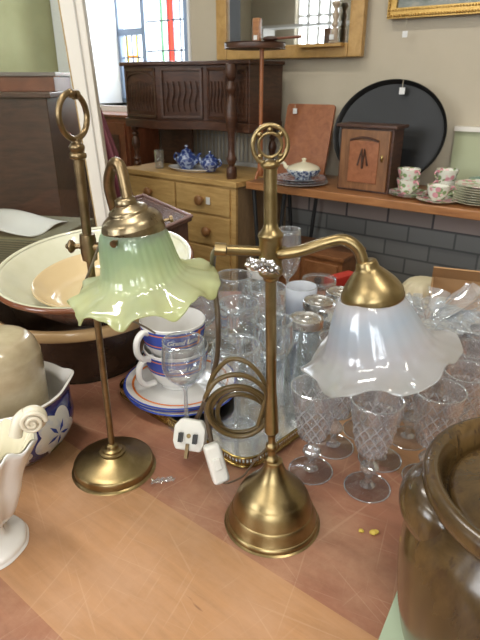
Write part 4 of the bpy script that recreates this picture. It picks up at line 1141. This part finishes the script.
def price_tag(s, w, z, label, hgt=.05, sq=.02, rz=0):
    t = wthing('price_tag', label, 'price tag', s, w, z, 'white price tags on strings', rz)
    MB().box(-sq*.5, sq*.5, -.001, .001, -sq*1.1, 0).build('ticket', M['paper'], t, smooth=0)
    MB().tube([(0, 0, -.002), (0, .0, hgt)], .0012, 6).build('string', M['string'], t)
price_tag(-.90, 2.243, 1.470, 'small tag hanging below the gilt framed picture', .045, .02)
# black oval tray
bk = wthing('black_oval_tray', 'large black oval tray leaning upright against the cream wall', 'tray', -.90, 2.145, .903)
tl = rotX(R(-13))
sx2, sz2 = .235, .202
E2 = tl @ tr(0, 0, sz2) @ Matrix.Diagonal((sx2, 1, sz2, 1)) @ rotX(R(90))
MB().lathe([(0, .004), (.88, .004), (.93, .006), (.97, .022), (1.0, .026), (1.0, .022), (.97, .012), (.94, -.004), (0, -.004)], 72, E2).build('tray', M['black'], bk)
price_tag(-.865, 2.19, 1.272, 'small tag at the top of the large black oval tray', .028, .022)
# leaning board
lbn = wthing('wooden_board', 'reddish wooden board with rounded corners leaning behind the stacked dinner service', 'board', -1.265, 2.12, .901)
m = MB().prism(rrect(.118, .155, .014), -.007, .007, rotX(R(-14)) @ tr(0, 0, .155) @ rotX(R(90)))
m.build('panel', M['board'], lbn, bevel=.002)
price_tag(-1.33, 2.165, 1.185, 'small tag tied to the leaning reddish wooden board', .02, .02)
# little oak wall cabinet
wc = wthing('oak_cabinet', 'small oak cabinet with an arched panel door, in front of the black oval tray', 'cabinet', -.905, 1.985, .9)
MB().box(-.108, .108, .008, .10, 0, .235).build('carcass', M['oak_dark'], wc, bevel=.002)
MB().box(-.122, .122, -.008, .108, .235, .247).build('cornice', M['oak_dark'], wc, bevel=.003)
dd = MB().box(-.098, .098, -.004, .008, .008, .228).build('door', M['oak_mid'], wc, bevel=.002)
m = MB().box(-.06, .06, -.008, -.003, .035, .190); m.build('door_panel', M['board'], dd, bevel=.004)
m = MB().tube([(-.058+.116*i/16, -.009, .190+.012*math.sin(PI*i/16)) for i in range(17)], .004, 6); m.tube([(-.02, -.010, .10), (-.006, -.012, .16), (0, -.012, .09)], .004, 6).tube([(.02, -.010, .10), (.006, -.012, .16), (0, -.012, .09)], .004, 6)
m.build('carving', M['oak_dark'], dd)
MB().ball((.075, -.008, .13), .005, .005, .014, 12).build('escutcheon', M['brass_bright'], dd)

# tureen and plates
def wplate(s, w, z, r, mat, label, group, name='plate'):
    t = wthing(name, label, 'plate', s, w, z, group)
    MB().lathe(sprof([(0, .001), (r*.5, .001), (r*.55, 0), (r*.72, .003), (r, .011), (r*.99, .0125), (r*.7, .006), (0, .004)], 3), 40).build('plate', M[mat], t)
    return t
TU = (-1.19, 1.99)
wplate(TU[0], TU[1], .9, .118, 'porcelain', 'large white plate, lowest of the stack under the tureen', 'plates under the tureen')
wplate(TU[0], TU[1]+.002, .909, .112, 'willow', 'dark blue patterned plate, second up in the stack under the tureen', 'plates under the tureen')
wplate(TU[0]+.003, TU[1], .918, .105, 'willow', 'dark blue patterned plate, topmost of the stack, directly under the tureen', 'plates under the tureen')
tu = wthing('tureen', 'blue and white lidded tureen on top of the stacked patterned plates', 'tureen', TU[0]+.02, TU[1], .924)
MB().lathe(sprof([(0, 0), (.035, 0), (.035, .005), (.062, .022), (.066, .04), (0, .04)], 4), 36).build('tureen_body', M['willow'], tu)
MB().lathe(sprof([(.068, .040), (.060, .050), (.030, .062), (.010, .067), (.007, .073), (.010, .080), (0, .084)], 4), 36).build('lid', M['cream_glaze'], tu)
MB().tube(spline([(-.062, 0, .034), (-.086, 0, .040), (-.098, 0, .055), (-.118, 0, .052)], 4), [.010, .010, .0095, .009, .0085, .008, .0075, .007, .006, .006, .005, .005, .004], 8).build('handle', M['cream_glaze'], tu)
# rose teacups
def teacup(s, w, z, label, rz=0, k=1):
    t = wthing('teacup', label, 'teacup', s, w, z, 'rose patterned teacups', rz); t.scale = (k,)*3
    MB().lathe(sprof([(0, .002), (.018, 0), (.020, .003), (.030, .014), (.037, .034), (.0415, .050), (.0395, .050), (.033, .030), (.02, .01), (0, .008)], 4), 36).build('bowl', M['rose_china'], t)
    MB().lathe([(.0405, .0498), (.042, .0505), (.0405, .0515), (.039, .0502)], 36).build('gilt_rim', M['brass_bright'], t)
    MB().tube(spline([(-.037, 0, .044), (-.052, 0, .048), (-.058, 0, .034), (-.033, 0, .016)], 5), .0028, 8).build('handle', M['rose_china'], t)
def wsaucer(s, w, z, label):
    return wplate(s, w, z, .070, 'rose_china', label, 'rose patterned saucers', 'rose_saucer')
wsaucer(-.722, 2.005, .9, 'rose patterned saucer, lowest under the left pair of teacups')
wsaucer(-.722, 2.005, .907, 'rose patterned saucer, upper one directly under the left pair of teacups')
teacup(-.728, 1.998, .9135, 'rose patterned teacup, lower of the left stacked pair', R(150))
teacup(-.728, 1.998, .950, 'rose patterned teacup, upper of the left stacked pair', R(150))
wsaucer(-.622, 2.12, .9, 'rose patterned saucer under the rear pair of teacups')
teacup(-.625, 2.115, .906, 'rose patterned teacup, lower of the rear stacked pair', R(60))
teacup(-.625, 2.115, .943, 'rose patterned teacup, upper of the rear stacked pair', R(60))
wsaucer(-.604, 1.970, .9, 'rose patterned saucer under the single front teacup')
teacup(-.604, 1.970, .907, 'rose patterned teacup standing alone on its saucer, nearest the plank edge', R(205))
for k in range(8):
    lab = ['lowest', 'second from the bottom', 'third from the bottom', 'fourth from the bottom', 'fourth from the top', 'third from the top', 'second from the top', 'topmost, its rose showing'][k]
    wplate(-.470+random.uniform(-.002, .002), 2.03+random.uniform(-.002, .002), .9+.0082*k, .092, 'rose_china' if k == 7 else 'cream_glaze', 'gold rimmed tea plate in the tall stack at right, '+lab, 'tea plates stacked on the plank', 'tea_plate')

gb = wthing('glass_bowl', 'pale blue green glass bowl between the teacups and the plate stack', 'bowl', -.50, 2.20, .9)
MB().lathe(sprof([(0, .002), (.03, .002), (.05, .02), (.065, .06)], 4), 36).build('bowl', clear('aqua glass', tint=(.6, .85, .8), haze=.2), gb, solid=.002)

# box frame behind the green shade (polished wood tray corner)
wx = thing('display_case', 'polished brown wooden case with a pinkish moulded edge, behind the green lamp shade', 'case', (0, 0, 0))
c1 = D(192, 220, 1.55); c0 = D(128, 186, 1.95); c2 = D(60, 262, 1.5)
cz = c1.z
def flat(u, v): q = P(u, v, cz); return q
A_, B_, C_ = flat(192, 217), flat(130, 190), flat(110, 250)
C_ = A_+(C_-A_)*.40; B_ = A_+(B_-A_)*.75; D_ = C_+(B_-A_)
def slab(z0, z1, k):
    cen = (A_+B_+C_+D_)/4
    return MB().prism([((cen+(q-cen)*k).x, (cen+(q-cen)*k).y) for q in (A_, C_, D_, B_)], z0, z1)
slab(cz-.012, cz, 1).build('lid_board', M['purple_wood'], wx, bevel=.003)
slab(0, cz-.012, .9).build('case_body', M['purple_wood'], wx, bevel=.003)
rimm = MB()
qs = [A_, C_, D_, B_]
for i in range(4):
    a, b = qs[i], qs[(i+1) % 4]; rimm.tube([(a.x, a.y, cz+.004), (b.x, b.y, cz+.002)], .005, 8)
rimm.build('lid_moulding', plain('pinkish polished edge', (.30, .19, .18), .2, Coat_Weight=.5), wx)

# maroon umbrella
U0 = D(92, 92, 2.10); U1 = D(128, 235, 2.05); ax = (U1-U0)
um = thing('folded_umbrella', 'folded maroon umbrella leaning against the white cabinet post', 'umbrella', U1)
q = Vector((0, 0, 1)).rotation_difference(-ax.normalized()).to_matrix().to_4x4()
ln = ax.length
def uf(a, r, z, t_): return r*(1+.28*math.cos(8*a))
MB().lathe(sprof([(.022, 0), (.048, .02), (.046, ln*.25), (.030, ln*.6), (.008, ln*.97), (0, ln)], 4), 96, q, uf).build('canopy', M['umbrella'], um, smooth=60)
MB().tube([q @ Vector((0, 0, -.30)), q @ Vector((0, 0, .02))], .006, 8).build('shaft', M['oak_dark'], um)

# glazed cabinet door/post at left
Y0 = 1.55
pa = D(57, -10, Y0); pb_ = D(103, 262, Y0); pw = .066
pa2 = D(81, -10, Y0); pb2 = D(119, 262, Y0)
gd = thing('glazed_door', 'glass door with a cream white wooden frame standing open at the far left', 'door', (pb_.x, Y0, 0))
dl = lambda p: Vector((p.x-pb_.x, 0, p.z))
def ext(a, b, z): t = (z-a.z)/(b.z-a.z); return a+(b-a)*t
zt, zb_ = 2.1, .30
q1, q2, q3, q4 = [dl(ext(*t)) for t in ((pa, pb_, zb_), (pa2, pb2, zb_), (pa2, pb2, zt), (pa, pb_, zt))]
def quadprism(qs, y0, y1):
    vs = [(p.x, y0, p.z) for p in qs]+[(p.x, y1, p.z) for p in qs]
    return MB().add(vs, [(0, 1, 2, 3), (7, 6, 5, 4), (0, 4, 5, 1), (1, 5, 6, 2), (2, 6, 7, 3), (3, 7, 4, 0)])
quadprism([q1, q2, q3, q4], 0, .035).build('stile', M['post_paint'], gd, bevel=.003)
mid = lambda a, b, t: a+(b-a)*t
quadprism([mid(q1, q2, .60), mid(q1, q2, .66), mid(q4, q3, .66), mid(q4, q3, .60)], -.003, .002).build('shadow_line', plain('shadow line paint', (.45, .42, .38), .5), gd, smooth=0)  # shadow line along the stile, drawn as a darker painted strip
quadprism([mid(q1, q2, -.07), mid(q1, q2, .0), mid(q4, q3, .0), mid(q4, q3, -.07)], .004, .03).build('glazing_bead', wood('ochre wood', (.30, .20, .07), (.42, .30, .13)), gd, smooth=0)
W_ = Vector((-.85, 0, 0))
quadprism([q1+W_, q1, q4, q4+W_], .016, .020).build('glass', M['pane'], gd, smooth=0)
quadprism([q1+W_+Vector((-.06, 0, 0)), q1+W_, q4+W_, q4+W_+Vector((-.06, 0, 0))], 0, .035).build('stile', M['post_paint'], gd, bevel=.003)
# bottom rail on the floor
MB().box(q1.x-.91, q2.x, 0, .035, 0, zb_).build('bottom_rail', M['post_paint'], gd, smooth=0)

# behind the glass
w1 = D(-20, 100, 2.3); 
dc2 = thing('dark_cabinet', 'black brown cabinet seen through the glass door, under a wooden box', 'cabinet', (-1.05, 2.15, 0), R(4))
MB().box(-.55, .33, 0, .55, 0, D(30, 98, 2.15).z).build('carcass', M['oak_dark'], dc2, bevel=.004)
zc = D(30, 98, 2.15).z
MB().box(-.57, .35, -.02, .56, zc, zc+.018).build('cabinet_top', M['oak_dark'], dc2, bevel=.003)
wbx = thing('wooden_chest', 'reddish brown wooden chest with a pale lid, behind the glass door', 'chest', (-1.03, 2.30, zc+.018), R(4))
zh = D(30, 72, 2.3).z-zc-.018
MB().box(-.5, .30, 0, .3, 0, zh-.015).build('box', M['mahogany'], wbx, bevel=.003)
MB().box(-.51, .31, -.008, .31, zh-.015, zh).build('lid', plain('grey lid', (.20, .17, .15), .3), wbx, bevel=.002)
# white paper sheets on a wicker box
pz = D(30, 210, 1.85)
wk = thing('wicker_hamper', 'olive wicker hamper behind the glass door under the loose papers', 'hamper', (-.78, 1.85, 0), R(-12))
hz = D(60, 225, 1.85).z
n_ = N('wicker'); wv = n_.n('TexWave'); n_.l(n_.coord((1, 1, 1)), wv.inputs[0]); wv.inputs['Scale'].default_value = 40; wv.bands_direction = 'Z'
MB().box(-.42, .22, -.16, .16, 0, hz).build('basket', n_.pr(n_.ramp(wv.outputs['Fac'], [(.2, (.06, .06, .03)), (.8, (.16, .15, .08))]), .6), wk, bevel=.01)
pp = tag(MB().grid(lambda u, v: Vector(((u-.5)*.34, (v-.5)*.22, .012*math.sin(u*5)+.006*math.sin(v*7+u*3)+.014)), 16, 12).build('paper_sheet', M['paper'], solid=.002), 'creased white paper sheet lying on the wicker hamper behind the glass door', 'paper')
pp.location = (-.80, 1.82, hz+.004); pp.rotation_euler = (0, 0, R(-14))

# low wooden cabinet beyond the table
lc = wthing('low_cabinet', 'low orange brown wooden cabinet beneath the plank table, behind the tankard', 'cabinet', -1.15, 1.99, 0)
zl = .60
MB().box(-.21, .19, 0, .20, 0, zl).build('carcass', M['orange_wood'], lc, bevel=.003)
MB().box(-.22, .20, -.012, .205, zl, zl+.018).build('cabinet_top', M['orange_wood'], lc, bevel=.003)
for x0, x1 in ((-.19, -.01), (.01, .17)):
    d = MB().box(x0, x1, -.012, 0, zl-.17, zl-.02).build('drawer', M['orange_wood'], lc, bevel=.003)
    MB().lathe([(0, 0), (.012, 0), (.016, .016), (0, .02)], 14, tr((x0+x1)/2, -.012, zl-.095) @ rotX(R(90))).build('knob', M['oak_dark'], d)
bx = wthing('dark_box', 'dark brown box on the floor by the brick wall at the right edge', 'box', -.28, 1.98, 0)
MB().box(-.12, .3, 0, .24, 0, .60).build('carcass', M['oak_dark'], bx, bevel=.004)
MB().box(-.13, .31, -.01, .25, .60, .615).build('box_top', M['oak_mid'], bx, bevel=.003)

# things reflected in the mirror, across the room
wr_ = wthing('white_cupboard', 'white painted cupboard across the room, seen only in the mirror', 'cupboard', -4.95, -.2, 0)
MB().box(-.35, .35, -.25, .25, 0, 1.55).build('carcass', M['white_paint'], wr_, bevel=.004)
for x in (-.17, .17): MB().box(x-.16, x+.16, .25, .265, .1, 1.5).build('door', M['white_paint'], wr_, bevel=.006)
bkc = wthing('black_wardrobe', 'tall black wardrobe across the room, seen only in the mirror', 'wardrobe', -5.05, -1.5, 0)
MB().box(-.3, .3, -.3, .3, 0, 2.25).build('carcass', M['black'], bkc, bevel=.004)
for x in (-.15, .15): MB().box(x-.14, x+.14, .3, .315, .1, 2.2).build('door', M['black'], bkc, bevel=.006)
stl = wthing('bar_stool', 'dark wooden stool on the white cupboard, seen only in the mirror', 'stool', -4.85, -.2, 1.551)
MB().lathe([(0, .40), (.15, .40), (.16, .42), (.15, .44), (0, .44)], 28).build('seat', M['oak_dark'], stl)
for a in (45, 135, 225, 315):
    MB().tube([(.10*math.cos(R(a)), .10*math.sin(R(a)), .40), (.16*math.cos(R(a)), .16*math.sin(R(a)), 0)], .013, 8).build('leg', M['oak_dark'], stl)
ws = wthing('white_shelf', 'white open shelving under the far windows, seen only in the mirror', 'shelf', -4.3, -2.85, 0)
m = MB().box(-.75, -.72, -.15, .15, 0, 2.0).box(.72, .75, -.15, .15, 0, 2.0)
for z in (.1, .6, 1.1, 1.55, 1.97): m.box(-.72, .72, -.15, .15, z, z+.03)
m.build('shelving', M['white_paint'], ws, smooth=0)

# ------------------------------------------------------------------ light
w = bpy.data.worlds.new('World'); S.world = w; w.use_nodes = True
bgn = w.node_tree.nodes['Background']; bgn.inputs[0].default_value = (.88, .94, 1, 1); bgn.inputs[1].default_value = 3.0
def area(name, s, w_, z, sx, sy, e, col, rot):
    l = bpy.data.lights.new(name, 'AREA'); l.shape = 'RECTANGLE'; l.size = sx; l.size_y = sy; l.energy = e; l.color = col
    o = bpy.data.objects.new(name, l); COL.objects.link(o); o.location = WP(s, w_, z)
    o.rotation_euler = rot; return o
for k, (a, b) in enumerate(ops):
    # daylight entering through each window behind the camera
    area('window_light', (a+b)/2, W0-.22, 2.15, b-a, 1.6, 85 if k else 22, (.92, .96, 1), (R(90), 0, WA))
area('window_light', (WS0+WS1)/2, W1+.45, 2.1, .6, 1.4, 75, (.90, .95, 1), (R(-90), 0, WA))
for s_, w_ in ((-1.2, .3), (.9, .3), (-1.2, -1.8), (.9, -1.8)):
    area('ceiling_light', s_, w_, ZC-.06, 1.2, .14, 26, (1, .95, .86), (0, 0, WA))
    f = thing('ceiling_lamp', 'white fluorescent batten on the ceiling', 'lamp', WP(s_, w_, ZC-.045), WA, 'ceiling battens')
    MB().box(-.62, .62, -.08, .08, 0, .045).build('batten', M['white_paint'], f, smooth=0)

# ------------------------------------------------------------------ camera
cam = bpy.data.cameras.new('Camera'); co = bpy.data.objects.new('Camera', cam); COL.objects.link(co)
co.location = (0, 0, CZ); co.rotation_euler = (R(90)-TH, 0, 0)
cam.sensor_fit = 'VERTICAL'; cam.sensor_height = 24; cam.lens = 24*F/640; cam.clip_start = .02
cam.dof.use_dof = True; cam.dof.focus_distance = .80; cam.dof.aperture_fstop = 9
S.camera = co
S.view_settings.view_transform = 'Standard'; S.view_settings.look = 'None'; S.view_settings.gamma = 1; S.view_settings.exposure = -.12
S.view_settings.use_curve_mapping = False
c = S.cycles
c.max_bounces = 14; c.transmission_bounces = 12; c.transparent_max_bounces = 40; c.glossy_bounces = 6; c.diffuse_bounces = 4
c.caustics_reflective = False; c.caustics_refractive = False; c.use_denoising = True
c.sample_clamp_indirect = 6
